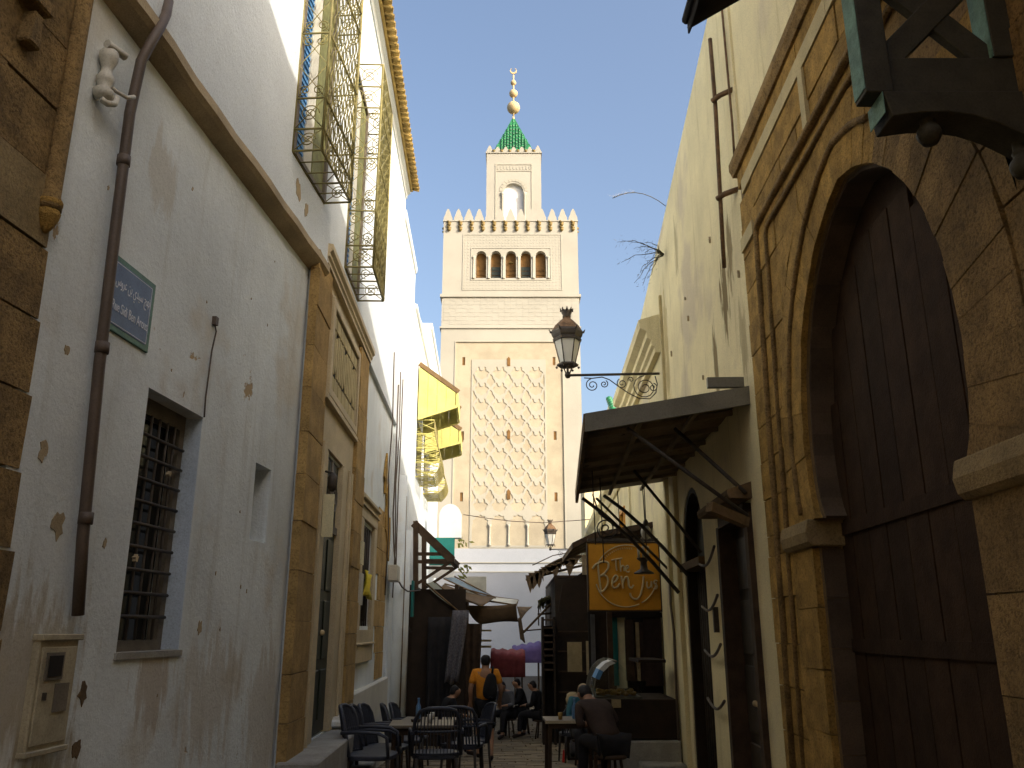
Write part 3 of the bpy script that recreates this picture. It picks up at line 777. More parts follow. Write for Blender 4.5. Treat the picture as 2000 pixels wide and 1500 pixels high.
# ashlar blocks of the facade
def clip(poly, e, n):
    out = []
    for k, p in enumerate(poly):
        q = poly[(k + 1) % len(poly)]
        dp = (p[0]-e[0])*n[0] + (p[1]-e[1])*n[1]; dq = (q[0]-e[0])*n[0] + (q[1]-e[1])*n[1]
        if dp >= 0: out.append(p)
        if dp * dq < 0:
            t = dp / (dp - dq); out.append((p[0]+(q[0]-p[0])*t, p[1]+(q[1]-p[1])*t))
    return out
def in_poly(p, L):
    r = False
    for k in range(len(L)):
        (x1, y1), (x2, y2) = L[k], L[(k + 1) % len(L)]
        if (y1 > p[1]) != (y2 > p[1]) and p[0] < (x2-x1)*(p[1]-y1)/(y2-y1)+x1: r = not r
    return r
EXL = list(EX)
z = -.2; n_blocks = 0
while z < 6.0:
    h = random.uniform(.31, .37)
    if z < 2.38 < z + h + .12: h = 2.425 - z
    if z < 5.7 < z + h + .1: h = 5.66 - z
    if 5.6 < z < 5.72:
        x = .6
        while x < 7.28:
            w = random.uniform(.8, 1.2); x2 = min(x + w, 7.28)
            MB().box(RW, x + .003, x2 - .003, -.03, .02, 5.665, 5.805, .002).build('marble_strip', MT['strip'], gh); x = x2
        z = 5.81; continue
    u = .6 + random.uniform(-.3, 0)
    while u < 7.47:
        w = random.uniform(.42, .78); u2 = min(u + w, 7.47)
        if 7.47 - u2 < .2: u2 = 7.47
        poly = [(u + .005, z + .005), (u2 - .005, z + .005), (u2 - .005, z + h - .005), (u + .005, z + h - .005)]
        c = ((u + u2) / 2, z + h / 2)
        ok = True
        if z + h <= 2.45:
            if u2 > 3.36 and u < 3.36: poly = clip(poly, (3.355, 0), (-1, 0))
            elif u < 6.725 and u2 > 6.725: poly = clip(poly, (6.725, 0), (1, 0))
            elif 3.36 <= u and u2 <= 6.725: ok = False
        else:
            reg = [(EXL[0][0], 2.3)] + EXL + [(EXL[-1][0], 2.3)]
            ins = [in_poly(p, reg) for p in poly]
            if all(ins): ok = False
            else:
                e = min(EXL, key=lambda p: math.dist(p, c)); k = EXL.index(e)
                a = EXL[max(k-1, 0)]; b_ = EXL[min(k+1, len(EXL)-1)]
                tx, tz = b_[0]-a[0], b_[1]-a[1]; l = math.hypot(tx, tz); nn = (-tz/l, tx/l)
                if any(ins) or math.dist(e, c) < .4: poly = clip(poly, (e[0] + nn[0]*.004, e[1] + nn[1]*.004), nn)
                if len(poly) < 3: ok = False
        if ok and len(poly) >= 3:
            MB().prism(RW, poly, -.04, random.uniform(-.004, .008)).build('stone', MT['stone'] if c[0] > 4.0 + random.uniform(-.6, .6) else MT['stone_dark'], gh); n_blocks += 1  # near blocks are toned darker for shade, far blocks lighter as lit
        u = u2
    z += h
# marble inlay strips
MB().box(RW, 5.36, 5.46, -.03, .026, 5.17, 5.66).build('marble_strip', MT['strip'], gh)
MB().box(RW, 7.02, 7.44, -.03, .026, 5.12, 5.26).build('marble_strip', MT['strip'], gh)
b = MB(); cp = [(-.05, 5.98), (.03, 5.98), (.045, 6.02), (.06, 6.05), (.06, 6.12), (-.05, 6.16)]
b.sweep([[RW(u, d, z) for d, z in cp] for u in (-3, 7.53)], False).build('cornice', MT['stone_dark'], gh)
MB().box(RW, -3, 7.5, -5, -.5, 6.1, 6.14).build('roof', MT['cement'], gh)
# timber gate in the arch, and thin dark pieces added for the shade of the reveal
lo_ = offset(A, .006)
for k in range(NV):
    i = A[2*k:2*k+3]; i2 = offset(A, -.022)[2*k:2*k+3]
    MB().prism(RW, i2 + list(reversed(i)), -.24, -.055).build('shade_lining', MT['lining'], gh)
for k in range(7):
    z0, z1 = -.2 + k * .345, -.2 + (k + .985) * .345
    MB().box(RW, 6.195, 6.219, -.24, -.05, z0, z1).build('shade_lining', MT['lining'], gh)
dg = MB().plate(RW, [(x, z) for x, z in arch_hole], [], -.27, -.23).build('gate_door', MT['gate_wood'], gh)
for k in range(8):
    u = 3.90 + k * .30
    zt = 2.5 + (math.sqrt(max(0, 1 - ((u + .14 - AC) / 1.3) ** 2)) * 1.75)
    MB().box(RW, u, u + .285, -.23, -.205 + random.uniform(0, .006), -.3, min(zt, 4.2)).build('plank', MT['gate_wood'], dg)
for z in (.6, 1.5, 2.3):
    MB().box(RW, 3.9, 6.2, -.202, -.188, z, z + .09).build('door_strap', MT['gate_wood'], dg)

# ------------------------------------------------------------------ right: plain white upper house and long cream wall
uh = thing('cream_house', 'tall cream plastered house wall on the right above the metal canopy, streaked with damp', 'house', (2.3, 9.5, 0))
MB().prism(RW, [(-3, 6.155), (7.47, 6.155), (7.47, 8.72), (4.6, 8.85), (3.25, 9.1), (2.5, 9.4), (-3, 9.8)], -5, -.07).build('upper_wall', MT['cream'], uh)
d1 = arch_pts(11.33, -.5, .74, .74, 2.75, 12); d2 = rect(8.12, 9.56, -.3, 2.84)
shop = rect(14.1, 17.3, -1.2, 2.75)
MB().plate(RW, [(7.47, -.7), (18.6, -1.4), (18.6, 7.12), (15.2, 7.58), (12.27, 7.96), (10.4, 8.25), (8.5, 8.55), (7.47, 8.72)], [d1, d2, shop], -.6, -.045).build('wall', MT['cream'], uh)
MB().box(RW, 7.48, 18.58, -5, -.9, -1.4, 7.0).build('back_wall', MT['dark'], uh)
b = MB(); b.prism(RW, [(7.5, 6.9), (18.5, 6.9), (18.5, 7.1), (12.27, 7.9), (7.5, 8.6)], -5, -.62).build('roof', MT['cream'], uh)
# second doorway: tall panelled doors under a small hood
fr = MB()
fr.box(RW, 8.12, 8.24, -.30, .01, -.3, 2.74); fr.box(RW, 9.44, 9.56, -.30, .01, -.3, 2.74); fr.box(RW, 8.24, 9.44, -.30, .01, 2.72, 2.84)
fr.build('door_frame', MT['wood'], uh)
for u in (8.25, 8.85):
    dd = MB().box(RW, u, u + .585, -.24, -.18, -.3, 2.71).build('door', MT['door_brown'], uh)
    for z0, z1 in ((-.15, .55), (.65, 1.3), (1.4, 1.95), (2.05, 2.6)):
        MB().box(RW, u + .07, u + .515, -.18, -.155, z0, z1).build('door_panel', MT['door_brown'], dd, .012)
    MB().ball(RW(u + (.52 if u < 8.5 else .06), -.13, .95), .03, 8, 6).build('door_knob', MT['gilt'], dd)
b = MB(); b.prism(lambda a, d, c: RW(d, a, c), [(-.05, 2.86), (.17, 2.86), (.19, 2.90), (.19, 2.94), (-.05, 3.02)], 8.05, 9.66).build('door_hood', MT['wood_mid'], uh)
# first doorway: arched iron door
fr = MB(); fr.plate(RW, arch_pts(11.33, -.6, .74, .74, 2.75, 12), [arch_pts(11.33, -.7, .66, .66, 2.75, 12)], -.3, -.06).build('door_frame', MT['wood_black'], uh)
ad = MB().plate(RW, arch_pts(11.33, -.6, .66, .66, 2.75, 12), [], -.28, -.22).build('arched_door', MT['dkteal'], uh)
for k in range(9):
    u = 10.73 + k * .15
    MB().tube([RW(u, -.2, -.4), RW(u, -.2, 2.4)], .016, 5).build('door_bar', MT['iron'], ad)
MB().box(RW, 10.6, 12.06, -.21, .03, 2.42, 2.52).build('transom', MT['wood_mid'], ad)
# pilasters at the end of the wall
for u0, u1, d in ((12.35, 12.75, .02), (12.95, 13.10, .05), (13.3, 14.05, .02)):
    MB().box(RW, u0, u1, -.05, d, -.9, 3.9).build('pilaster', MT['cream'], uh, .01)
# moulded lintel high up and the corner strip
b = MB(); cp = [(-.1, 6.05), (.05, 6.05), (.05, 6.15), (.10, 6.18), (.10, 6.27), (.17, 6.31), (.17, 6.42), (.28, 6.48), (.30, 6.62), (-.1, 6.74)]
b.sweep([[RW(u, d, z) for d, z in cp] for u in (13.25, 18.4)], False).build('cornice', MT['cream'], uh)
MB().box(RW, 12.85, 12.93, -.06, .0, 3.9, 6.9).build('corner_strip', MT['strip'], uh)
b = MB(); b.tube([RW(7.72, .10, 7.78), RW(7.75, .09, 7.0), RW(7.85, .09, 5.9), RW(7.95, .08, 5.2)], .022, 8).build('rusty_pipe', MT['rust'], uh)
for u, z in ((7.72, 7.02), (7.83, 5.93)):
    MB().tube([RW(u - .18, -.06, z), RW(u - .06, .06, z + .01), RW(u + .02, .12, z)], .030, 8).build('pipe_bracket', MT['rust'], uh)
MB().tube([RW(7.60, -.02, 8.6), RW(7.58, -.02, 7.6), RW(7.52, -.01, 6.6), RW(7.52, .0, 6.0)], .014, 6).build('cable', MT['rust'], uh)
q = random.Random(5)
for k in range(9):
    chip(uh, RW, q.uniform(7.7, 12.4), q.uniform(4.1, 6.2), q.uniform(.006, .014), 100 + k, MT['mortar_pale'], -.043, 3.4)
q = random.Random(6)
for k in range(16):
    chip(wh, LN, q.uniform(3.9, 7.4), q.uniform(.9, 4.8), q.uniform(.006, .013), 200 + k, MT['mortar_pale'], .003, 1.5)
# plants rooted in the wall top
def sprig(name, label, root, seed, spread, n, m, droop):
    q = random.Random(seed); b = MB(); lf = MB()
    for k in range(n):
        d = Vector((-q.uniform(.3, 1) * spread, q.uniform(-.5, .3) * spread, q.uniform(-.5, .7) * spread))
        pts = [Vector(root)]
        for t in range(1, 7):
            f = t / 6
            pts.append(Vector(root) + d * f + Vector((q.uniform(-.03, .03), q.uniform(-.03, .03), -droop * spread * f * f + q.uniform(-.03, .03))))
        b.tube(pts, [.009 * (1 - .12 * i) for i in range(7)], 4)
        for t in range(2, 7):
            for _ in range(4):
                p = pts[t] + Vector((q.uniform(-.06, .06), q.uniform(-.06, .06), q.uniform(-.06, .06)))
                e = p + Vector((q.uniform(-.07, .02), q.uniform(-.05, .05), q.uniform(-.07, .03))); w = Vector((0, q.uniform(.004, .01), .006))
                lf.face([p, (p + e) / 2 + w, e, (p + e) / 2 - w])
    t_ = thing(name, label, 'plant', tuple(root))
    b.build('stem', m, t_); tag(lf.build('leaf', m, t_), kind='stuff'); return t_
sprig('wall_plant', 'dry dark sprig growing out of the edge of the tall cream wall', RW(12.25, -.02, 7.35), 3, .85, 11, MT['leaf'], .35)
pr = RW(11.8, -.02, 7.95); t_ = thing('grass_plume', 'single pale feathery grass plume arching off the cream wall top', 'plant', tuple(pr))
pts = [pr + Vector((-.12 * i, -.02 * i, .10 * i - .013 * i * i)) for i in range(8)]
MB().tube(pts, .006, 4).build('stem', MT['leaf'], t_)
b = MB(); q = random.Random(9)
for k in range(90):
    p = pts[4] + (pts[7] - pts[4]) * q.random() + Vector((0, 0, .02)); e = p + Vector((-q.uniform(.03, .12), q.uniform(-.05, .05), q.uniform(-.03, .06)))
    w = Vector((0, .004, .003)); b.face([p + w, e, p - w])
tag(b.build('plume', MT['plume'], t_), kind='stuff')

# metal canopy over the two doorways
cn = thing('metal_canopy', 'large dull metal canopy on struts over the doors of the cream house', 'canopy', (1.6, 10, 3.3))
Z0 = 3.86
def cp_(s, t, dz=0):   # s 0 at the wall, 1 at the outer edge; t 0 near end, 1 far end
    near = RW(7.85, -.10, 3.87).lerp(Vector((.70, 7.90, 3.60)), s); far = RW(13.2, -.10, 3.90).lerp(Vector((.98, 12.9, 3.64)), s)
    p = near.lerp(far, t); return p + Vector((0, 0, dz))
g = [[cp_(s / 4, t / 8, .012 * math.sin(t * 2.4)) for t in range(9)] for s in range(5)]
MB().sheet(g, .02).build('roof_sheet', MT['tin_under'], cn)
b = MB()
b.sweep([[cp_(s, 0, 0) + Vector(v) for v in ((0, -.012, -.13), (0, .03, -.13), (0, .03, .05), (0, -.012, .05))] for s in (0, 1.0)], False)
b.build('near_fascia', MT['zinc'], cn)
b = MB(); b.sweep([[cp_(1, t, 0) + Vector(v) for v in ((-.012, 0, -.13), (.03, 0, -.13), (.03, 0, .05), (-.012, 0, .05))] for t in (0, 1)], False).build('side_fascia', MT['wood_mid'], cn)
for t in (.14, .28, .42, .56, .70, .84):
    MB().bar(cp_(.02, t, -.03), cp_(.97, t, -.03), .04, .05).build('rafter', MT['tin_under'], cn)
for s in (.33, .66):
    MB().bar(cp_(s, .01, -.075), cp_(s, .99, -.075), .04, .04).build('purlin', MT['tin_under'], cn)
MB().bar(RW(7.86, .35, 3.95), RW(7.86, 0, 3.95), .06, .10).build('fixing', MT['zinc'], cn)
for (a, c) in ((cp_(.75, .02, -.14), RW(7.98, .03, 2.68)), (cp_(.55, .55, -.13), RW(10.45, .02, 2.55)), (cp_(.80, .97, -.12), RW(13.2, .03, 2.55)), (cp_(.42, .12, -.12), RW(8.02, .02, 2.9))):
    MB().tube([a, a.lerp(c, .5) + Vector((.02, 0, -.02)), c], .021, 6).build('strut', MT['iron'], cn)
for (a, c, sg) in ((cp_(.94, .93, -.12), RW(12.3, .02, 2.15), .10), (cp_(.72, .95, -.12), RW(11.5, .02, 2.35), .08)):
    mid = a.lerp(c, .5) + Vector((0, 0, sg))
    MB().tube([a, a.lerp(c, .25) + Vector((0, 0, sg * .8)), mid, a.lerp(c, .75) + Vector((0, 0, sg * .7)), c], .028, 6).build('curved_strut', MT['iron'], cn)
for s, t, l in ((.9, .5, .9), (.82, .62, 1.1), (.6, .9, .7), (.35, .9, .9)):
    p = cp_(s, t, -.1); MB().tube([p, p + Vector((.02, 0, -l))], .007, 4).build('hanging_wire', MT['iron'], cn)
b = MB(); F = lambda a, d, c: Vector((a, 12.6, c))
c0 = cp_(.72, .94, 0)
b.tube(spiral(F, c0.x, c0.z - .62, .17, .02, 0, -2.2), .011, 5); b.tube([c0 + Vector((-.18, 0, -.1)), F(c0.x - .10, 0, c0.z - .4), F(c0.x + .17, 0, c0.z - .62)], .012, 5)
b.build('scroll_bracket', MT['iron'], cn)
MB().bar(RW(8.02, .04, 2.62), RW(7.80, .42, 2.74), .09, .09).build('timber_bracket', MT['wood_mid'], cn)
# slack cables looped between the two doorways
for k, (z1, z2) in enumerate(((2.55, 2.42), (2.02, 1.92), (1.5, 1.42), (.92, .88))):
    pts = [RW(9.6 + (10.55 - 9.6) * t / 8, .03, z1 + (z2 - z1) * t / 8 - .10 * math.sin(math.pi * t / 8)) for t in range(9)]
    MB().tube(pts, .016, 6).build('slack_cable', MT['pipe'], uh)
MB().tube([RW(12.85, .06, 2.3), RW(12.8, .07, 2.0), RW(12.6, .07, 1.6), RW(12.75, .06, .6), RW(12.8, .05, -.3)], .02, 6).build('slack_cable', MT['pipe'], uh)
MB().box(RW, 9.98, 10.04, -.045, .01, 1.62, 1.90).build('wall_hook', MT['iron'], uh)

# ------------------------------------------------------------------ right: houses farther on
h5 = thing('cream_house', 'lower cream house with a green tiled coping beyond the metal canopy', 'house', tuple(RW(21, 0, -.7)))
MB().plate(RW, rect(18.62, 25, -1.5, 6.1), [rect(19.5, 20.6, 2.9, 4.4)], -.5, 0).build('wall', MT['cream'], h5)
MB().box(RW, 18.7, 24.98, -6, -.9, -1.5, 6.0).build('body', MT['cream'], h5)
b = MB(); b.prism(RW, [(21.3, 6.1), (23.5, 6.1), (23.5, 7.7), (22.6, 7.75), (22.2, 7.4), (21.3, 7.1)], -.4, 0).build('gable', MT['cream'], h5)
for k in range(6):
    t = k / 5
    b = MB(); p = RW(21.35 + 1.1 * t, .02, 7.14 + .6 * t)
    b.lathe((p.x, p.y, p.z), [(.09, -.03), (.09, .05), (.02, .09)], 8).build('coping_tile', MT['green_tile'], h5)
b = MB(); cp = [(-.1, 4.95), (.05, 4.95), (.10, 5.05), (.10, 5.15), (.22, 5.22), (.24, 5.36), (-.1, 5.45)]
b.sweep([[RW(u, d, z) for d, z in cp] for u in (18.7, 24.95)], False).build('cornice', MT['cream'], h5)
wb = MB()
for a in ((19.5, 19.6, 2.9, 4.4), (20.5, 20.6, 2.9, 4.4), (19.6, 20.5, 4.3, 4.4), (19.6, 20.5, 2.9, 3.0)): wb.box(RW, a[0], a[1], -.3, .03, a[2], a[3])
wbo = wb.build('window', MT['orange'], h5); MB().box(RW, 19.6, 20.5, -.4, -.32, 3.0, 4.3).build('pane', MT['dkglass'], wbo)
h6 = thing('cream_house', 'long low cream house front with a cornice, last before the minaret', 'house', tuple(RW(32, 0, -.7)))
MB().box(RW, 25.02, 41, -6, -.05, -1.5, 5.75).build('wall', MT['cream'], h6)
b = MB(); cp = [(-.1, 4.75), (.05, 4.75), (.10, 4.85), (.10, 4.95), (.26, 5.05), (.28, 5.2), (-.1, 5.3)]
b.sweep([[RW(u, d, z) for d, z in cp] for u in (25.1, 41)], False).build('cornice', MT['cream'], h6)
h7 = thing('cream_house', 'tall plain cream house beside the square at the foot of the minaret', 'house', (9, 45, -.8))
MB().box(XYZ, 3.75, 16, 43.5, 46, -1, 9.6).build('wall', MT['cream'], h7)
MB().box(XYZ, 3.7, 16.05, 43.45, 46.05, 9.6, 9.75).build('parapet', MT['cream'], h7)
mw_ = thing('mosque_wall', 'long whitewashed mosque wall on both sides of the minaret foot', 'wall', (0, 54, -.8))
for a, c in ((-30, -4.9), (4.75, 30)):
    MB().box(XYZ, a, c, 53.2, 54.4, -1, 7.6).build('wall', MT['t_base'], mw_)
    MB().box(XYZ, a, c, 53.1, 54.5, 7.6, 7.85).build('coping', MT['t_base'], mw_)

# ------------------------------------------------------------------ the minaret
TY = 52.0; TX = -.10; HW = 4.53; TB = TY + 2 * HW
FT = Facing(TY)
mn = thing('minaret', 'tall square stone minaret with lattice relief, arcade and green pyramid roof', 'minaret', (TX, TY + HW, -.85))
zc = {k: at(1000, v, TY).z for k, v in dict(b1=578, b2=640, pt=668, lt=702, lb=1010, cb=1066, pb=1071, mt=410, mb=432, co=456, a1=490, a0=543).items()}
# lower shaft: a ring of wall with the ochre panel let into its front
pan = (TX - 3.55, TX + 3.35, zc['pb'], zc['pt'])
MB().box(XYZ, TX - HW, TX + HW, TY + .12, TB, -1.2, zc['b1']).build('shaft', MT['t_white'], mn)
MB().plate(FT, rect(TX - HW, TX + HW, zc['pb'] - .02, zc['b1']), [rect(*pan)], -.13, 0).build('shaft_front', MT['t_white'], mn)
MB().box(XYZ, TX - HW - .0, TX + HW + .0, TY - .06, TY + .11, -1.2, zc['pb'] - .025).build('foot', MT['t_base'], mn)
MB().box(XYZ, TX - HW - .25, TX + HW + .25, TY - .45, TY - .065, -1.2, 4.9).build('plinth', MT['t_base'], mn)
for z in (4.95, 5.5): MB().box(XYZ, TX - HW - .05, TX + HW + .05, TY - .12, TY - .061, z, z + .07).build('plinth_course', MT['t_white'], mn)
lat_u0, lat_u1 = TX - 2.50, TX + 2.28
LC = (lat_u0 + lat_u1) / 2
slits = []
for z in (zc['lt'] - .1, (zc['lt'] + zc['lb']) / 2 + .05, zc['lb'] + 1.25):
    for u in (TX - 3.02, TX + 2.82): slits.append((u - .09, u + .09, z - .28, z + .28))
MB().plate(FT, [(pan[0] + .002, pan[2] + .002), (pan[1] - .002, pan[2] + .002), (pan[1] - .002, pan[3] - .002), (pan[0] + .002, pan[3] - .002)], [rect(*s) for s in slits], -.125, -.05).build('ochre_panel', MT['t_ochre'], mn)
for s in slits: MB().box(FT, s[0], s[1], -.118, -.10, s[2], s[3]).build('slit_window', MT['t_dark'], mn)
for k, z in enumerate((zc['lt'] - .15, (zc['lt'] + zc['lb']) / 2 + .1, zc['lb'] + 1.4)):
    b = MB(); b.prism(FT, [(LC - .10, z - .3), (LC + .10, z - .3), (LC + .10, z + .2), (LC, z + .34), (LC - .10, z + .2)], -.012, .02).build('slit_window', MT['t_dark'], mn)
# lattice: one slab of tracery cut through with lobed openings
big = [(0, -.37), (.16, -.29), (.31, -.22), (.37, -.05), (.45, .02), (.37, .10), (.31, .13), (.27, .14), (.25, .30), (.19, .37), (.13, .31), (.10, .17)]
big = big + [(0, .13)] + [(-x, z) for x, z in reversed(big[1:])]
sml = [(0, -.36), (.12, -.19), (.25, -.08), (.21, .08), (.14, .14), (.10, .30)]
sml = sml + [(0, .40)] + [(-x, z) for x, z in reversed(sml[1:])]
W = (lat_u1 - lat_u0 - .16) / 4; NR = 9; Hh = (zc['lt'] - zc['lb'] - .25) / (NR + .3)
holes = []
for r in range(NR):
    z = zc['lb'] + .62 + r * Hh + .1
    for c in range(4):
        u = lat_u0 + .08 + W * (c + .5); holes.append([(u + 1.05 * x * W / 1.14, z + 1.1 * y * Hh) for x, y in big])
    for c in range(5):
        u = lat_u0 + .08 + W * c; zz = z + .5 * Hh
        if zz + .45 > zc['lt']: continue
        P = [(u + 1.1 * x * W / 1.14, zz + 1.08 * y * Hh) for x, y in sml]
        if c in (0, 4):
            e = lat_u0 + .10 if c == 0 else lat_u1 - .10
            P = clip(P, (e, 0), (1, 0) if c == 0 else (-1, 0))
        holes.append(P)
for c in range(4):
    u = lat_u0 + .08 + W * (c + .5); zb = zc['cb'] + .02; hw = W / 2 - .07; zt = zc['lb'] + .05
    P = [(u - hw, zb), (u + hw, zb), (u + hw, zt - .55), (u + hw - .07, zt - .42), (u + hw - .03, zt - .25), (u + hw * .62, zt - .15), (u + hw * .55, zt + .03), (u + hw * .22, zt + .02), (u, zt + .12)]
    P += [(2 * u - x, z) for x, z in reversed(P[2:-1])]
    holes.append(P)
MB().plate(FT, rect(lat_u0, lat_u1, zc['cb'] - .12, zc['lt']), holes, -.06, -.012).build('lattice_tracery', MT['t_rib'], mn)
for c in range(1, 4):
    u = lat_u0 + .08 + W * c
    MB().lathe(FT(u, .0, 0), [(.10, zc['cb']), (.10, zc['cb'] + .1), (.06, zc['cb'] + .15), (.055, zc['lb'] - .65), (.09, zc['lb'] - .58), (.11, zc['lb'] - .45)], 8).build('relief_column', MT['t_rib'], mn)
for a in ((pan[0] - .06, pan[0], pan[2], pan[3]), (pan[1], pan[1] + .06, pan[2], pan[3]), (pan[0] - .06, pan[1] + .06, pan[3], pan[3] + .07)):
    MB().box(FT, a[0], a[1], .001, .035, a[2], a[3]).build('panel_border', MT['t_rib'], mn)
# inscribed courses between the two string courses
nb = 7
for k in range(nb):
    z0 = zc['b2'] + .2 + (zc['b1'] - zc['b2'] - .3) * k / nb
    n = 22
    for q in range(n):
        u0 = TX - HW + .12 + (2 * HW - .24) * q / n
        w = (2 * HW - .24) / n
        if (q * 7 + k * 5) % 11 == 0: continue
        MB().box(FT, u0 + .012, u0 + w - .012, -.001, .008 + .006 * ((q + k) % 2), z0 + .015, z0 + (zc['b1'] - zc['b2'] - .3) / nb - .015).build('course_stone', MT['t_white'], mn)
def ring(z0, z1, o, name='string_course', m='t_white', hw=HW, x=TX, y0=TY, y1=TB):
    b = MB()
    b.box(XYZ, x - hw - o, x + hw + o, y0 - o, y0 - .001, z0, z1); b.box(XYZ, x - hw - o, x + hw + o, y1 + .001, y1 + o, z0, z1)
    b.box(XYZ, x - hw - o, x - hw - .001, y0 - .001, y1 + .001, z0, z1); b.box(XYZ, x + hw + .001, x + hw + o, y0 - .001, y1 + .001, z0, z1)
    return b.build(name, MT[m], mn)
ring(zc['b1'] - .10, zc['b1'] + .10, .12); ring(zc['b2'] - .06, zc['b2'] + .06, .09)
# belfry storey
arcs = []
for k in range(5):
    u = at(939.5 + k * 29.2, 520, TY).x
    arcs.append(arch_pts(u, zc['a0'], .345, .40, zc['a1'] - .40, 10, .02))
MB().plate(FT, rect(TX - HW, TX + HW, zc['b1'] + .102, zc['mb']), arcs, -.6, 0).build('belfry_front', MT['t_white'], mn)
MB().box(XYZ, TX - HW, TX - HW + .5, TY + .61, TB, zc['b1'] + .102, zc['mb']).build('belfry_side', MT['t_white'], mn)
MB().box(XYZ, TX + HW - .5, TX + HW, TY + .61, TB, zc['b1'] + .102, zc['mb']).build('belfry_side', MT['t_white'], mn)
MB().box(XYZ, TX - HW + .51, TX + HW - .51, TB - .5, TB, zc['b1'] + .102, zc['mb']).build('belfry_back', MT['t_white'], mn)
MB().box(XYZ, TX - HW + .51, TX + HW - .51, TY + .61, TB - .51, zc['mb'] - .3, zc['mb'] - .05).build('belfry_floor', MT['t_white'], mn)
for k in range(5):
    u = at(939.5 + k * 29.2, 520, TY).x
    sb = MB().plate(FT, arch_pts(u, zc['a0'] - .02, .36, .42, zc['a1'] - .40, 8), [], -.5, -.42).build('belfry_screen', MT['t_dark'], mn)
    mcol = MT['door_green'] if k in (1, 3) else MT['t_dark']
    for q in range(3):
        z0 = zc['a0'] + .05 + q * .32
        MB().box(FT, u - .30, u + .30, -.42, -.38, z0, z0 + .27).build('screen_board', mcol, sb)
    if k == 2:
        MB().lathe(FT(u, -.36, zc['a0'] + 1.25), [(.15, -.02), (.15, .02)], 12).build('loudspeaker', MT['t_corb'], sb)
for k in range(6):
    u = at(939.5 + (k - .5) * 29.2, 520, TY).x
    MB().lathe(FT(u, .0, 0), [(.10, zc['a0'] - .05), (.10, zc['a0'] + .05), (.06, zc['a0'] + .1), (.06, zc['a1'] - .62), (.11, zc['a1'] - .5), (.11, zc['a1'] - .42)], 10).build('belfry_colonnette', MT['t_rib'], mn)
fb = MB()
fu0, fu1, fz0, fz1 = at(905, 510, TY).x, at(1096, 510, TY).x, zc['b1'] + .45, zc['co'] - .12
iu0, iu1, iz0, iz1 = at(921, 510, TY).x, at(1075, 510, TY).x, zc['a0'] - .12, zc['a1'] + .18
for a in ((fu0 - .05, fu0, fz0, fz1), (fu1, fu1 + .05, fz0, fz1), (fu0 - .05, fu1 + .05, fz1, fz1 + .05), (fu0 - .05, fu1 + .05, fz0 - .05, fz0)):
    fb.box(FT, a[0], a[1], -.001, .03, a[2], a[3])
for a in ((iu0 - .05, iu0, iz0, iz1), (iu1, iu1 + .05, iz0, iz1), (iu0 - .05, iu1 + .05, iz1, iz1 + .05), (iu0 - .05, iu1 + .05, iz0 - .05, iz0)):
    fb.box(FT, a[0], a[1], -.001, .03, a[2], a[3])
fb.build('carved_frame', MT['t_white'], mn)
q = random.Random(4); cv = MB()
s_ = .21
nu = int((fu1 - fu0) / s_); nz = int((fz1 - fz0) / s_)
for i in range(nu):
    for j in range(nz):
        u = fu0 + (i + .5) * (fu1 - fu0) / nu; z = fz0 + (j + .5) * (fz1 - fz0) / nz
        if iu0 - .12 < u < iu1 + .12 and iz0 - .12 < z < iz1 + .12: continue
        r = .085
        cv.prism(FT, [(u - r, z), (u, z - r), (u + r, z), (u, z + r)] if (i + j) % 2 else [(u - r*.7, z - r*.7), (u + r*.7, z - r*.7), (u + r*.7, z + r*.7), (u - r*.7, z + r*.7)], -.001, .012)
tag(cv.build('carved_border', MT['t_rib'], mn), kind='stuff')
# corbels, merlons
zt = zc['mb']
for k in range(12):
    u = at(877.5 + k * 21.95, 443, TY).x
    for q_, zz in enumerate((zt - .14, zt - .52)):
        b = MB()
        b.tube([FT(u - .13, .05, zz + .12), FT(u + .08, .07, zz), FT(u - .10, .05, zz - .13)], .085, 5)
        b.ball(FT(u + .0, .08, zz - .13), .13, 6, 4)
        b.build('corbel', MT['t_corb'], mn)
for side in (-1, 1):
    for k in range(9):
        y = TY + .6 + k * .95
        b = MB(); b.ball((TX + side * (HW + .05), y, zt - .25), .11, 6, 4); b.ball((TX + side * (HW + .05), y, zt - .5), .10, 6, 4); b.build('corbel', MT['t_corb'], mn)
ring(zt - .02, zt + .06, .05)
MB().box(XYZ, TX - HW + .02, TX + HW - .02, TY + .02, TB - .02, zt - .04, zt + .02).build('terrace', MT['t_white'], mn)
def merlon(fr, u, z, w, h, th, name='merlon'):
    P = [(u - w, z), (u + w, z), (u + w, z + h * .25), (u + w * .72, z + h * .45), (u + w * .5, z + h * .72), (u + w * .16, z + h), (u - w * .16, z + h), (u - w * .5, z + h * .72), (u - w * .72, z + h * .45), (u - w, z + h * .25)]
    MB().prism(fr, P, -th, -.01).build(name, MT['t_white'], mn)
mh = zc['mt'] - zt + .02
for k in range(13):
    u = TX - HW + .28 + k * (2 * HW - .56) / 12; merlon(FT, u, zt + .06, .30, mh, .3)
    merlon(Facing(TB), u, zt + .06, .30, mh, .3) if False else None
FL = lambda x: (lambda a, d, c: Vector((x + d, a, c)))
for sx in (TX - HW + .31, TX + HW):
    for k in range(1, 12):
        merlon(FL(sx), TY + .28 + k * (2 * HW - .56) / 12, zt + .06, .30, mh, .3)
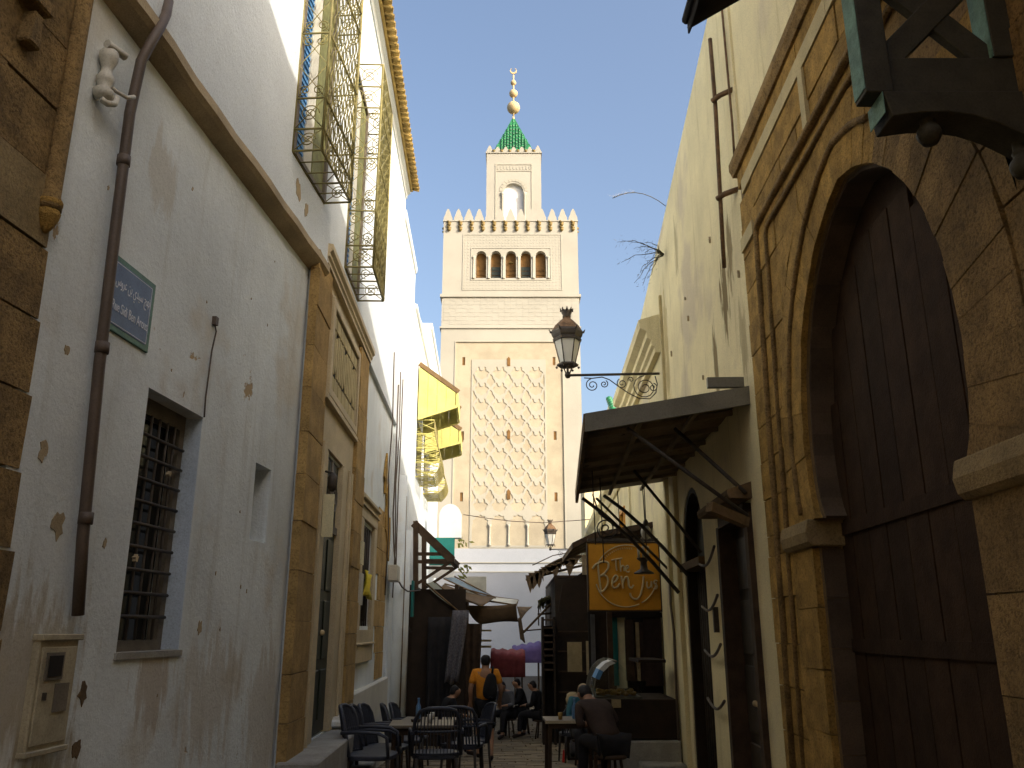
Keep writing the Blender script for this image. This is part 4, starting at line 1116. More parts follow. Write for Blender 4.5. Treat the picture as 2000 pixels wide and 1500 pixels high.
# lantern
LY = TY + 2.55; FLn = Facing(LY); LZ = {k: at(1000, v, LY).z for k, v in dict(b=428, t=300, m=287, at=350, s=375, ft=322).items()}
LX = at(1003.5, 360, LY).x; LH = at(1057, 360, LY).x - LX; LB = LY + 2 * LH
ao = arch_pts(LX - .02, LZ['b'] - .6, .70, .72, LZ['s'], 12, .06)
MB().plate(FLn, rect(LX - LH, LX + LH, zt + .02, LZ['t'] + .1), [ao], -.5, 0).build('lantern_front', MT['t_white'], mn)
MB().box(XYZ, LX - LH, LX - LH + .5, LY + .51, LB, zt + .02, LZ['t'] + .1).build('lantern_side', MT['t_white'], mn)
MB().box(XYZ, LX + LH - .5, LX + LH, LY + .51, LB, zt + .02, LZ['t'] + .1).build('lantern_side', MT['t_white'], mn)
MB().box(XYZ, LX - LH + .51, LX + LH - .51, LB - .5, LB, zt + .02, LZ['t'] + .1).build('lantern_back', MT['t_white'], mn)
MB().box(FLn, LX - .8, LX + .76, -.36, -.30, zt + .03, LZ['at'] + .1).build('lantern_blind', MT['white_sign'], mn)
ring(LZ['t'] + .02, LZ['t'] + .12, .07, hw=LH, x=LX, y0=LY, y1=LB)
MB().box(XYZ, LX - LH + .01, LX + LH - .01, LY + .01, LB - .01, LZ['t'] + .1, LZ['t'] + .14).build('lantern_roof', MT['t_white'], mn)
for k in range(7):
    u = LX - LH + .22 + k * (2 * LH - .44) / 6; h_ = LZ['m'] - LZ['t'] - (0 if k in (0, 6) else .1)
    merlon(FLn, u, LZ['t'] + .12, .24, h_, .25)
    if k < 6: MB().ball(FLn(u + (2 * LH - .44) / 12, .02, LZ['t'] + .20), .13, 6, 4).build('corbel', MT['t_corb'], mn)
for sx in (LX - LH + .26, LX + LH):
    for k in range(1, 7): merlon(FL(sx), LY + .22 + k * (2 * LH - .44) / 6, LZ['t'] + .12, .24, LZ['m'] - LZ['t'] - .1, .25)
lf = MB(); hw_ = LH * .64
for a in ((LX - hw_ - .07, LX - hw_, LZ['b'], LZ['ft']), (LX + hw_, LX + hw_ + .07, LZ['b'], LZ['ft']), (LX - hw_ - .07, LX + hw_ + .07, LZ['ft'], LZ['ft'] + .08), (LX - hw_, LX + hw_, LZ['ft'] - .52, LZ['ft'] - .46)):
    lf.box(FLn, a[0], a[1], -.001, .04, a[2], a[3])
lf.build('lantern_frame', MT['t_rib'], mn)
for k in range(11):
    u = LX - hw_ + .12 + k * (2 * hw_ - .24) / 10
    MB().box(FLn, u - .05, u + .05, -.001, .03, LZ['ft'] - .38, LZ['ft'] - .1).build('frieze_flute', MT['t_rib'], mn)
for k in range(11):
    a0 = math.pi * k / 11; a1 = math.pi * (k + .9) / 11
    P = [(LX - .02 + r * math.cos(a), LZ['s'] + .05 + r * math.sin(a)) for r, a in ((.80, a0), (.80, a1), (1.02, a1), (1.02, a0))]
    MB().prism(FLn, P, -.001, .03).build('arch_stone', MT['t_rib'], mn)
for s in (-1, 1):
    MB().lathe(FLn(LX - .02 + s * .80, .05, 0), [(.10, zt), (.075, zt + .3), (.075, LZ['s'] - .35), (.12, LZ['s'] - .25), (.12, LZ['s'] - .05)], 10).build('lantern_column', MT['t_rib'], mn)
# green tiled pyramid: courses of half round tiles on each face
PX, PY = LX - .02, LY + LH; pb = at(1000, 291, LY + .6).z - .25; pa = at(1000, 232, PY).z; ph_ = LH * .72
b = MB(); b.lathe((PX, PY, 0), [(ph_ * 1.414, pb), (.12, pa)], 4, False, math.pi / 4); b.build('pyramid_roof', MT['green_tile'], mn)
for face in range(4):
    rm = Matrix.Translation((PX, PY, 0)) @ Matrix.Rotation(face * math.pi / 2, 4, 'Z')
    for k in range(13):
        s = -1 + 2 * (k + .5) / 13
        top = max(.04, 1 - abs(s) - .02)
        n = 8
        for c in range(n):
            t0, t1 = top * c / n, top * (c + .96) / n
            if t1 - t0 < .03: continue
            p = lambda t, o: rm @ Vector((s * ph_, -(ph_ * (1 - t) + .02 + o), pb + (pa - pb) * t))
            MB().tube([p(t0, .045), p(t1, .02)], ph_ / 13 * .72, 6).build('roof_tile', MT['green_tile'], mn) if face == 0 else None
    if face:
        b = MB()
        for k in range(13):
            s = -1 + 2 * (k + .5) / 13; top = max(.04, 1 - abs(s) - .02)
            p = lambda t: rm @ Vector((s * ph_, -(ph_ * (1 - t) + .03), pb + (pa - pb) * t))
            b.tube([p(0), p(top)], ph_ / 13 * .72, 6)
        tag(b.build('roof_tiles', MT['green_tile'], mn), kind='stuff')
# finial of three balls and a crescent
zs = [at(1000, v, PY).z for v in (210.5, 183, 162, 147, 133)]
MB().tube([(PX, PY, pa - .1), (PX, PY, zs[3])], .07, 8).build('finial_rod', MT['gilt'], mn)
for z, r in zip(zs[:3], (.50, .33, .22)): MB().ball((PX, PY, z), r, 20, 14).build('finial_ball', MT['gilt'], mn)
MB().lathe((PX, PY, 0), [(.16, pa - .12), (.10, pa + .05), (.06, pa + .2)], 10).build('finial_base', MT['gilt'], mn)
cr = []
cz0 = (zs[3] + zs[4]) / 2 + .05; ro = .27
for k in range(17):
    a = R(125) + R(290) * k / 16; cr.append((PX + ro * math.cos(a), cz0 + ro * math.sin(a)))
for k in range(17):
    a = R(125) + R(290) * (16 - k) / 16; cr.append((PX + ro * .72 * math.cos(a), cz0 + .06 + ro * .72 * math.sin(a)))
MB().prism(Facing(PY), cr, -.04, .04).build('crescent', MT['gilt'], mn)

# ------------------------------------------------------------------ light blocker behind the camera: unseen vault added to darken the near walls
cv_ = thing('light_blocker', 'added unseen vault behind the viewer that keeps light off the near walls', 'light blocker', (0, -6, 0))
b = MB()
P = [(-3.0, 4.5)] + [(-.3 + 2.7 * math.cos(a), 4.5 + 1.2 * math.sin(a)) for a in [math.pi * (1 - k / 12) for k in range(1, 12)]] + [(2.4, 4.5), (2.4, 6.4), (-3.0, 6.4)]
b.prism(lambda a, d, c: Vector((a, d, c)), P, -14, -3.5).build('blocker_vault', MT['cement'], cv_)
MB().box(XYZ, -5, 5, -14.6, -14.02, -.3, 6.4).build('blocker_end_wall', MT['wood_mid'], cv_)

# ------------------------------------------------------------------ things fixed to the left wall
sg = thing('street_sign', 'blue enamel street name plate with green border and white lettering on the left wall', 'sign', tuple(LN(4.6, 0, 3.25)))
su0, su1, sz0, sz1 = 4.345, 4.835, 3.25, 3.69
MB().box(LN, su0, su1, -.01, .012, sz0, sz1).build('border', MT['sign_green'], sg, .003)
MB().prism(LN, [(su0 + .05, sz0 + .035), (su1 - .05, sz0 + .035), (su1 - .035, sz0 + .05), (su1 - .035, sz1 - .05), (su1 - .05, sz1 - .035), (su0 + .05, sz1 - .035), (su0 + .035, sz1 - .05), (su0 + .035, sz0 + .05)], .0, .0145).build('plate', MT['sign_blue'], sg)
lb = MB()
for a in ((su0 + .042, su1 - .042, sz0 + .042, sz0 + .046), (su0 + .042, su1 - .042, sz1 - .046, sz1 - .042), (su0 + .042, su0 + .046, sz0 + .046, sz1 - .046), (su1 - .046, su1 - .042, sz0 + .046, sz1 - .046)):
    lb.box(LN, a[0], a[1], .0142, .0158, a[2], a[3])
lb.build('white_line', MT['sign_white'], sg)
def wall_text(body, fr, u, z, size, d, name, m, root, width=None, flip=1):
    c = bpy.data.curves.new('text', 'FONT'); c.body = body; c.size = size; c.align_x = 'CENTER'; c.align_y = 'CENTER'; c.extrude = .0012; c.resolution_u = 3
    t = bpy.data.objects.new('text', c); COL.objects.link(t)
    dg_ = bpy.context.evaluated_depsgraph_get(); dg_.update()
    me = bpy.data.meshes.new_from_object(t.evaluated_get(dg_)); bpy.data.objects.remove(t); bpy.data.curves.remove(c)
    xs = [v.co.x for v in me.vertices] or [0, 1]
    k = width / (max(xs) - min(xs)) if width else 1; cx = (max(xs) + min(xs)) / 2
    for v in me.vertices: v.co = fr(u + flip * (v.co.x - cx) * k, d + v.co.z, z + v.co.y)
    me.materials.clear(); me.materials.append(m)
    o = bpy.data.objects.new(name, me); COL.objects.link(o); adopt(o, root); return o
ar = "".join(chr(c) for c in (0xFEB1, 0xFEED, 0xFEAE, 0xFECB, 0x20, 0xFEE6, 0xFE91, 0x20, 0xFEF1, 0xFEAA, 0xFEF4, 0xFEB3, 0x20, 0xFE9E, 0xFEEC, 0xFEE7))
wall_text(ar, LN, (su0 + su1) / 2, sz0 + .295, .085, .0155, 'arabic_lettering', MT['sign_white'], sg, .38)
wall_text("Rue Sidi Ben Arous", LN, (su0 + su1) / 2, sz0 + .145, .085, .0155, 'latin_lettering', MT['sign_white'], sg, .39)

mc = thing('meter_cabinet', 'cream metal meter cabinet with a dark little window set low in the left wall', 'meter cabinet', tuple(LN(4.32, 0, 1.1)))
MB().box(LN, 4.17, 4.49, -.02, .035, 1.10, 1.62).build('case', MT['meter'], mc, .006)
dr_ = MB().box(LN, 4.19, 4.47, .035, .044, 1.13, 1.57).build('door', MT['meter'], mc, .004)
MB().box(LN, 4.22, 4.36, .044, .052, 1.42, 1.545).build('window_frame', MT['grey_frame'], dr_)
MB().box(LN, 4.235, 4.345, .050, .055, 1.435, 1.53).build('window', MT['dark'], dr_)
MB().box(LN, 4.32, 4.43, .044, .051, 1.27, 1.40).build('label_plate', MT['grey_frame'], dr_)
MB().box(LN, 4.23, 4.245, .044, .058, 1.33, 1.365).build('latch', MT['iron'], dr_)
MB().box(LN, 4.16, 4.50, -.01, .055, 1.60, 1.63).build('lid', MT['meter'], mc, .004)
MB().box(LN, 4.165, 4.495, -.01, .050, 1.085, 1.11).build('bottom_rail', MT['meter'], mc, .004)

ob = thing('insulator_bracket', 'old cream insulator bracket with a hook high on the left wall beside the drainpipe', 'bracket', tuple(LN(4.0, 0, 4.55)))
b = MB()
b.lathe(LN(3.98, .05, 4.55), [(.02, -.14), (.05, -.12), (.055, -.08), (.03, -.06), (.045, -.03), (.05, .0), (.03, .03), (.028, .06), (.04, .09), (.05, .12), (.05, .16), (.03, .19)], 10).build('insulator', MT['plastic_w'], ob)
MB().tube([LN(3.98, .05, 4.53), LN(4.03, .09, 4.50), LN(4.09, .12, 4.50), LN(4.14, .13, 4.54)], .012, 6).build('hook', MT['plastic_w'], ob)
MB().tube([LN(3.95, .06, 4.40), LN(3.98, .08, 4.39), LN(4.03, .09, 4.42), LN(4.04, .09, 4.47)], .018, 6).build('lower_hook', MT['plastic_w'], ob)
MB().tube([LN(3.93, .06, 4.735), LN(4.06, .09, 4.75)], .025, 8).build('cap', MT['plastic_w'], ob)

for (u, z, w, h, m, nm, lab, cat) in ((11.30, 2.62, .22, .30, 'paper', 'notice', 'cream paper notice on the far portal pillar, above a grey one', 'notice'), (11.36, 2.16, .24, .40, 'plastic_w', 'notice', 'grey white notice board on the far portal pillar, under a cream one', 'notice')):
    o = MB().box(PW, u - w / 2, u + w / 2, .021, .05, z - h / 2, z + h / 2).build(nm, MT[m]); tag(o, lab, cat)
b = MB(); g = [[PW(12.0 + .6 * i / 5, .0 + .03 * math.sin(i * 2 + j), 2.45 - .34 * j / 4 - .05 * i / 5) for i in range(6)] for j in range(5)]
tag(b.sheet(g, .012).build('yellow_cloth', MT['yellow']), 'bright yellow cloth hanging at the narrow window beside the portal', 'cloth')
jb_ = thing('junction_box', 'grey electrical junction box with cables beside the narrow window', 'junction box', tuple(PW(15.0, .1, 2.55)))
MB().box(PW, 14.75, 15.25, .0, .16, 2.45, 2.72).build('case', MT['plastic_w'], jb_, .01)
MB().tube([PW(15.0, .1, 2.72), PW(15.05, .06, 3.0), PW(14.95, .03, 3.6), PW(15.05, .03, 4.5), PW(15.0, .03, 6.0)], .015, 5).build('cable', MT['pipe'], jb_)
MB().tube([PW(15.25, .1, 2.55), PW(15.8, .15, 2.4), PW(16.5, .2, 2.35), PW(18.3, .3, 2.45)], .015, 5).build('cable', MT['pipe'], jb_)

# ------------------------------------------------------------------ black cloth and timber frame overhead on the right
ba = thing('black_awning', 'corner of a black cloth awning high up over the right of the street', 'awning', (1.5, 3.5, 5.2))
c0 = at(1341, 40, 4.2)
g = []
for i in range(9):
    t = i / 8; r = []
    for j in range(8):
        s = j / 7
        x = c0.x + (1.8 - c0.x) * s; yy = 4.2 - .9 * t
        r.append(Vector((x, yy, c0.z + .50 * max(0, s - .10) - (.05 if j == 0 else 0) + .02 * math.sin(5 * t))))
    g.append(r)
MB().sheet(g, .015).build('cloth', MT['black_cloth'], ba)
MB().tube([(c0.x, 4.2, c0.z), (c0.x, 3.3, c0.z)], .03, 8).build('front_bar', MT['black_cloth'], ba)
g = [[Vector((c0.x + .01 * math.sin(i), 4.19 - .88 * i / 8, c0.z - .0 - .10 * j / 2)) for i in range(9)] for j in range(3)]
MB().sheet(g, .01).build('valance', MT['black_cloth'], ba)
for y in (3.4, 4.1): MB().tube([(c0.x, y, c0.z + .02), (2.12, y, c0.z + .72)], .02, 6).build('arm', MT['iron'], ba)

bl = thing('timber_balcony', 'dark timber balcony end with an X brace and turned ball pendants at the upper right', 'balcony', (1.8, 3, 4))
BY = 3.0; FB = Facing(BY)
q_ = lambda px, py: (lambda p: (p.x, p.z))(at(px, py, BY))
xl, zl = q_(1690, 180); xr = RW(BY, 0, 0).x - .0
x1 = q_(1730, 90)[0]; x2 = q_(1935, 90)[0]; x3 = q_(1985, 90)[0]
zb0, zb1 = q_(1800, 182)[1], q_(1800, 112)[1]; ztop = 4.75
def beam(poly, name, d0=-.085, d1=0.0, m='dkteal'):
    return MB().prism(FB, poly, d0, d1).build(name, MT[m], bl, .004)
beam(rect(xl, x1, zb0 + .0, ztop), 'post', -.10, .012)
MB().box(FB, xl - .004, xl - .001, -.098, .010, zb0 + .02, ztop).build('lit_edge', MT['teal'], bl)  # lighter strip paints the street light onto the side of the post
beam(rect(x2, x3, zb1 - .002, ztop), 'post', -.10, .012)
MB().box(FB, x2 - .004, x2 - .001, -.098, .010, zb1, ztop).build('lit_edge', MT['teal'], bl)
beam(rect(x1 + .001, 2.09, zb0, zb1), 'bottom_rail')
mz = q_(1835, 22)[1]; w_ = .055
for (a, c) in (((x1, zb1), (x2, 2 * mz - zb1)), ((x1, 2 * mz - zb1), (x2, zb1))):
    dx, dz = c[0] - a[0], c[1] - a[1]; l = math.hypot(dx, dz); nx, nz = -dz / l * w_, dx / l * w_
    o = beam([(a[0] + nx, a[1] + nz), (c[0] + nx, c[1] + nz), (c[0] - nx, c[1] - nz), (a[0] - nx, a[1] - nz)], 'cross_brace', -.06, -.010 if a[1] == zb1 else -.016)
for k, sgn in ((0, 1),):
    a, c = (x1 + .32 * (x2 - x1), mz + .2), (x2 - .02, zb1 + .03)
MB().box(FB, xl, 2.10, .3, 1.6, 5.2, 5.28).build('floor', MT['wood_black'], bl)
# arched bracket beam below
xb, zb = q_(1745, 232); top = zb0 - .002
P = [(q_(1722, 185)[0], top), (q_(1740, 235)[0], zb)]
for px, py in ((1768, 228), (1800, 224), (1850, 223), (1900, 230), (1950, 246), (2000, 270), (2060, 310)): P.append(q_(px, py))
P += [(2.10, q_(2060, 340)[1]), (2.10, top)]
beam(P, 'arched_bracket', -.14, .02)
MB().box(FB, q_(1722, 185)[0] - .004, q_(1722, 185)[0] - .001, -.13, .015, zb + .02, top).build('lit_edge', MT['teal'], bl)
for px, py in ((1826, 248), (2012, 312)):
    u, z = q_(px, py)
    b = MB(); b.lathe((u, BY + .05, z), [(.002, -.05), (.03, -.045), (.046, -.02), (.05, .0), (.044, .022), (.028, .04), (.03, .055), (.034, .06), (.026, .07), (.026, .14)], 12)
    b.build('ball_pendant', MT['dkteal'], bl)

# ------------------------------------------------------------------ lanterns
def lantern(name, label, ax, ay, az, s, wall):
    """az is the height of the arm; wall the x of the wall the arm is fixed to"""
    t = thing(name, label, 'street lamp', (wall, ay, az), 'wrought iron wall lanterns'); c = Vector((ax, ay, az)); n = 6
    L = lambda prof, nm, m, k=6, sm=False, ang=0.0: MB().lathe(c, [(r * s, z * s) for r, z in prof], k, sm, ang).build(nm, m, t)
    I = MT['iron']
    L([(.001, -.05), (.035, -.045), (.055, 0), (.045, .04), (.02, .06), (.02, .12)], 'ball_foot', I, 12, True)
    for k in range(3):
        a = 2 * math.pi * k / 3 + .4
        MB().tube([c + Vector((.03 * math.cos(a), .03 * math.sin(a), .03)) * s, c + Vector((.09 * math.cos(a), .09 * math.sin(a), .17)) * s], .012 * s, 5).build('foot_bar', I, t)
    L([(.13, .16), (.185, .165), (.185, .195), (.13, .20)], 'bottom_ring', I)
    for k in range(6):
        a = 2 * math.pi * k / 6
        MB().ball(c + Vector((.185 * math.cos(a), .185 * math.sin(a), .135)) * s, .022 * s, 6, 4).build('drop', I, t)
        a2 = a + math.pi / 3
        e0, e1 = [c + Vector((.125 * math.cos(x), .125 * math.sin(x), .20)) * s for x in (a, a2)]
        f0, f1 = [c + Vector((.225 * math.cos(x), .225 * math.sin(x), .62)) * s for x in (a, a2)]
        MB().tube([e0, f0], .011 * s, 5).build('glazing_bar', I, t)
        b = MB(); off = (e0 + e1) / 2 - c; off.z = 0; off.normalize(); off *= -.006 * s
        b.v = [tuple(p) for p in (e0, e1, f1, f0)] + [tuple(p + off) for p in (e0, e1, f1, f0)]
        b.f = [(0,1,2,3), (7,6,5,4), (0,4,5,1), (1,5,6,2), (2,6,7,3), (3,7,4,0)]; b.sm = [False] * 6
        b.build('glass_pane', MT['glass_frost'], t)
        MB().tube([c + Vector((.275 * math.cos(a), .275 * math.sin(a), .76)) * s, c + Vector((.31 * math.cos(a), .31 * math.sin(a), .82)) * s], [.022 * s, .006 * s], 5).build('corner_finial', I, t)
    L([(.205, .60), (.24, .60), (.25, .64), (.235, .66), (.26, .70), (.275, .76), (.265, .80), (.25, .80)], 'gallery', I)
    L([(.268, .79), (.20, .90), (.11, .99), (.07, 1.02), (.07, 1.04)], 'roof_cap', MT['rust'])
    L([(.06, 1.03), (.075, 1.05), (.07, 1.08), (.085, 1.12), (.10, 1.16), (.09, 1.16), (.06, 1.10)], 'crown', I, 12, True)
    for k in range(8):
        a = 2 * math.pi * k / 8
        MB().tube([c + Vector((.095 * math.cos(a), .095 * math.sin(a), 1.15)) * s, c + Vector((.108 * math.cos(a), .108 * math.sin(a), 1.21)) * s], [.022 * s, .008 * s], 5).build('crown_point', I, t)
    MB().tube([c + Vector((.04, 0, 0)), Vector((wall + .03, ay, az + .03))], .022 * s, 8).build('arm', I, t)
    D = wall - ax; F = lambda a, d, cc: Vector((ax + a * D, ay, az + cc * D))
    b = MB(); r = .009 * max(s, .8)
    def sp(a, cc, R0, a0, tn): b.tube([F(a + R_ * math.cos(A_), 0, cc + R_ * math.sin(A_)) for A_, R_ in [(a0 + 2 * math.pi * tn * i / 30, R0 * (1 - .82 * i / 30)) for i in range(31)]], r, 5)
    sp(.27, -.115, .075, R(100), 1.7); sp(.40, -.10, .045, R(60), -1.5); sp(.60, -.095, .06, R(120), 1.6); sp(.70, -.05, .035, R(200), -1.3)
    sp(.85, -.14, .135, R(90), 2.2); sp(.94, -.14, .05, R(80), -1.4)
    pts = [(.18, -.03), (.27, -.035), (.38, -.02), (.46, -.05), (.55, -.12), (.66, -.20), (.78, -.265), (.90, -.27), (.97, -.20), (.99, -.10), (.97, -.01)]
    b.tube([F(a, 0, z) for a, z in pts], r * 1.1, 5)
    tag(b.build('scrollwork', I, t), kind='stuff')
    return t
p = at(1109, 733, 13.4)
lantern('wall_lantern', 'large iron wall lantern with a crown on a scrolled bracket above the metal canopy', p.x, 13.4, p.z, .98, RW(13.4, 0, 0).x)
p = at(1075, 1073, 33)
lantern('wall_lantern', 'small distant iron wall lantern on an arm in front of the foot of the minaret', p.x, 33, p.z, .95, RW(33, 0, 0).x)

# wires across the street
for nm, lab, pts in (('overhead_wire', 'thin sagging wire across the foot of the minaret from house to house', [at(905, 1005, 29), at(950, 1012, 29), at(1000, 1018, 29), at(1060, 1021, 29), at(1160, 1014, 29)]),
                     ('overhead_wire', 'short slanting wire above the ragged brown awning', [at(1040, 1104, 23), at(1080, 1085, 23), at(1150, 1072, 23)])):
    tag(MB().tube(pts, .014, 5).build(nm, MT['pipe']), lab, 'wire')

# ------------------------------------------------------------------ left: shades, frames, boards and stall covers
def window_shade(label, y0, y1, seed, zt, zb, prot):
    t = thing('window_canopy', label, 'window canopy', tuple(PW((y0 + y1) / 2, 0, zb)), 'yellow window shades on the far left house')
    g = lambda s, d, z: PW(y0 + (y1 - y0) * s, d, z)
    zo = zt - (zt - zb) * .50
    n = 5
    for k in range(n):
        s0, s1 = k / n + .01, (k + 1) / n - .01
        b = MB(); b.face([g(s0, .03, zt), g(s1, .03, zt), g(s1, prot, zo), g(s0, prot, zo)]); b.face([g(s0, .03, zt - .04), g(s1, .03, zt - .04), g(s1, prot, zo - .04), g(s0, prot, zo - .04)][::-1])
        b.build('shade_board', MT['canopy_y'], t)
    for s in (0, 1):
        b = MB(); nb_ = 4
        for k in range(nb_):
            d0, d1 = .03 + (prot - .06) * k / nb_, .03 + (prot - .06) * (k + .97) / nb_
            z0 = zt - (zt - zo) * d0 / prot - .05; z1 = zt - (zt - zo) * d1 / prot - .05
            lo = lambda d: zb + (zo - .35 - zb) * (d / prot)
            MB().prism(lambda a, d, c, s=s: PW(y0 + (y1 - y0) * s + d, a, c), [(d0, lo(d0)), (d1, lo(d1)), (d1, z1), (d0, z0)], -.02, .02).build('side_board', MT['canopy_y'], t)
        MB().bar(g(s, .03, zt + .02), g(s, prot + .04, zo), .07, .10).build('edge_beam', MT['wood_mid'], t)
        MB().bar(g(s, .03, zb), g(s, prot, zo - .37), .06, .06).build('edge_beam', MT['canopy_y'], t)
    b = MB(); b.box(PW, y0, y1, prot - .02, prot + .03, zo - .38, zo - .02); b.build('front_board', MT['canopy_y'], t)
    return t
window_shade('nearer yellow green timber window shade on the far left house', 19.6, 21.2, 1, at(820, 712, 19.6).z, at(820, 826, 20).z, .95)
window_shade('farther and lower yellow green timber window shade on the far left house', 22.2, 23.8, 2, at(838, 795, 22.2).z, at(842, 885, 22.4).z, .95)
for k, (y0, y1, lab) in enumerate(((19.7, 21.1, 'nearer bulging iron window cage under a yellow shade'), (22.3, 23.7, 'farther bulging iron window cage under the lower yellow shade'))):
    t = thing('window_cage', lab, 'window cage', tuple(PW(y0, 0, 5)), 'bulging iron window cages')
    zt = (at(820, 826, 20).z, at(842, 885, 22.4).z)[k]; zb = (at(818, 935, 20).z, at(835, 965, 22.4).z)[k]
    pf_ = lambda z: .42 + .18 * max(0, math.sin(math.pi * min(1, (zt - z) / (zt - zb)) ** 2.2))
    for s in [i / 7 for i in range(8)]:
        pts = []
        for q in range(13):
            z = zt - (zt - zb) * q / 12; pts.append(PW(y0 + (y1 - y0) * s, pf_(z), z))
        pts.append(PW(y0 + (y1 - y0) * s, .0, zb))
        MB().tube(pts, .014, 4).build('cage_bar', MT['iron_sun'], t)
    b = MB()
    for q in range(0, 13, 3):
        z = zt - (zt - zb) * q / 12
        b.tube([PW(y0, 0, z), PW(y0, pf_(z), z), PW(y1, pf_(z), z), PW(y1, 0, z)], .016, 4, smooth=False)
    for q in range(6):
        z = zt - (zt - zb) * (q + .2) / 6; z2 = zt - (zt - zb) * (q + 1) / 6
        for yy in (y0, y1): b.tube([PW(yy, 0, z), PW(yy, pf_(z2), z2)], .010, 3); b.tube([PW(yy, pf_(z), z), PW(yy, 0, z2)], .010, 3)
    b.build('cage_frame', MT['canopy_y'], t)
    MB().box(PW, y0, y1, .01, .03, zb + .1, zt - .05).build('window_panel', MT['dkglass'], t)
af = thing('awning_frame', 'bare dark timber awning frame with struts on the left, no cloth on it', 'awning frame', tuple(at(815, 1140, 18.8)))
for k, Y in enumerate((18.6, 20.4)):
    e = lambda px, py: at(px, py, 18.6) + Vector((0, Y - 18.6, 0))
    W_ = MT['wood']
    MB().bar(e(812, 1018), e(812, 1150), .10, .16).build('post', W_, af)
    MB().bar(e(808, 1022), e(884, 1094), .10, .17).build('sloping_beam', W_, af)
    MB().bar(e(812, 1082), e(876, 1082), .07, .07).build('tie', W_, af)
    MB().bar(e(812, 1097), e(874, 1099), .07, .07).build('tie', W_, af)
    MB().bar(e(882, 1096), e(806, 1146), .06, .06).build('strut', W_, af)
for px, py in ((884, 1094), (846, 1058)): MB().bar(at(px, py, 18.55), at(px, py, 18.6) + Vector((0, 1.85, 0)), .06, .08).build('purlin', MT['wood'], af)
bd = thing('shop_board', 'tall white board with rounded top and a deep teal band above the stalls', 'shop board', tuple(at(880, 1130, 23)))
F23 = Facing(23.0); k_ = lambda px, py: (lambda p: (p.x, p.z))(at(px, py, 23))
(a0, z0), (a1, z1) = k_(857, 1050), k_(901, 990)
P = [(a0, z0), (a1, z0)] + [((a0 + a1) / 2 + (a1 - a0) / 2 * math.cos(R(t)), z1 - .25 + .33 * math.sin(R(t))) for t in range(0, 181, 15)]
MB().prism(F23, P, -.35, 0).build('rounded_top', MT['white_sign'], bd)
zt2 = k_(880, 1104)[1]; zt3 = k_(880, 1128)[1]
MB().box(F23, k_(840, 1050)[0], k_(888, 1050)[0], -.10, .03, zt2, z0 - .003).build('teal_band', MT['teal_sign'], bd)
MB().box(F23, k_(845, 1050)[0], k_(888, 1050)[0], -.10, .02, zt3, zt2 - .003).build('white_band', MT['white_sign'], bd)
# leafy plant behind the board
t_ = thing('hanging_plant', 'few yellow green leaves hanging beside the white board with the teal band', 'plant', tuple(at(900, 1090, 23.5)))
q = random.Random(8); b = MB()
for k in range(34):
    p = at(q.uniform(893, 915), q.choice((q.uniform(1045, 1065), q.uniform(1100, 1125))), 23.5); e = p + Vector((q.uniform(-.05, .18), q.uniform(-.1, .1), q.uniform(-.16, .02))); w = Vector((.02, 0, .03))
    b.face([p, (p + e) / 2 + w, e, (p + e) / 2 - w])
tag(b.build('leaf', mat('yellow green leaves', (.16, .17, .04), .7, .3, 20, 0), t_), kind='stuff')

def tarp(label, quad, m, sag=.12, name='tarpaulin', n=8, seed=0, poles=True, wave=.02):
    """quad: four points, wall side near, wall side far, street side far, street side near"""
    q = random.Random(seed); a, b_, c, d = [Vector(p) for p in quad]
    g = []
    for i in range(n + 1):
        s = i / n; r = []
        for j in range(n + 1):
            t = j / n
            p = a.lerp(b_, t).lerp(d.lerp(c, t), s); p.z -= sag * math.sin(math.pi * s) * (0.5 + .5 * math.sin(math.pi * t)) + wave * math.sin(5 * t + seed + 3 * s)
            r.append(p)
        g.append(r)
    t_ = thing(name, label, 'tarpaulin' if name == 'tarpaulin' else 'cloth', tuple(a), 'tarpaulins over the stalls' if name == 'tarpaulin' else None)
    MB().sheet(g, .012).build('cloth', MT[m], t_)
    if poles:
        MB().tube([a, d], .02, 5).build('pole', MT['wood_mid'], t_); MB().tube([b_, c], .02, 5).build('pole', MT['wood_mid'], t_)
        MB().tube([d, c], .018, 5).build('edge_pole', MT['wood_mid'], t_)
    return t_
tarp('grey green tarpaulin nearest on the left, sloping down from the white wall', [at(830, 1138, 18.9), at(850, 1138, 20.8), at(905, 1180, 20.8), at(893, 1192, 18.9)], 'tarp_grey', .05, seed=1)
tarp('brown tarpaulin in the middle of the left stalls, edge on to the viewer', [at(860, 1150, 20.9), at(868, 1140, 22.6), at(966, 1166, 22.6), at(940, 1184, 20.9)], 'tarp_brown', .10, seed=2)
tarp('slate blue tarpaulin behind the brown ones, below the white board', [at(866, 1130, 22.7), at(880, 1122, 24.4), at(968, 1168, 24.4), at(945, 1166, 22.7)], 'tarp_blue', .05, seed=3)
tarp('longest brown tarpaulin reaching over the middle of the street', [at(868, 1160, 24.3), at(885, 1155, 26.2), at(1012, 1172, 26.2), at(1009, 1182, 24.3)], 'tarp_pale', .05, seed=4)
o = tarp('heavy brown cloth hanging in a sag from the longest tarpaulin edge', [at(908, 1184, 23.6), at(1008, 1180, 23.6), at(1012, 1214, 23.9), at(938, 1218, 23.7)], 'tarp_brown', .14, 'hanging_cloth', seed=5, poles=False)
o = tarp('small tan flap of tarpaulin at the street end of the stall covers', [at(1010, 1183, 24.0), at(1012, 1186, 25), at(1040, 1183, 25), at(1018, 1210, 24.0)], 'wood_mid', .02, 'cloth_flap', seed=6, poles=False)
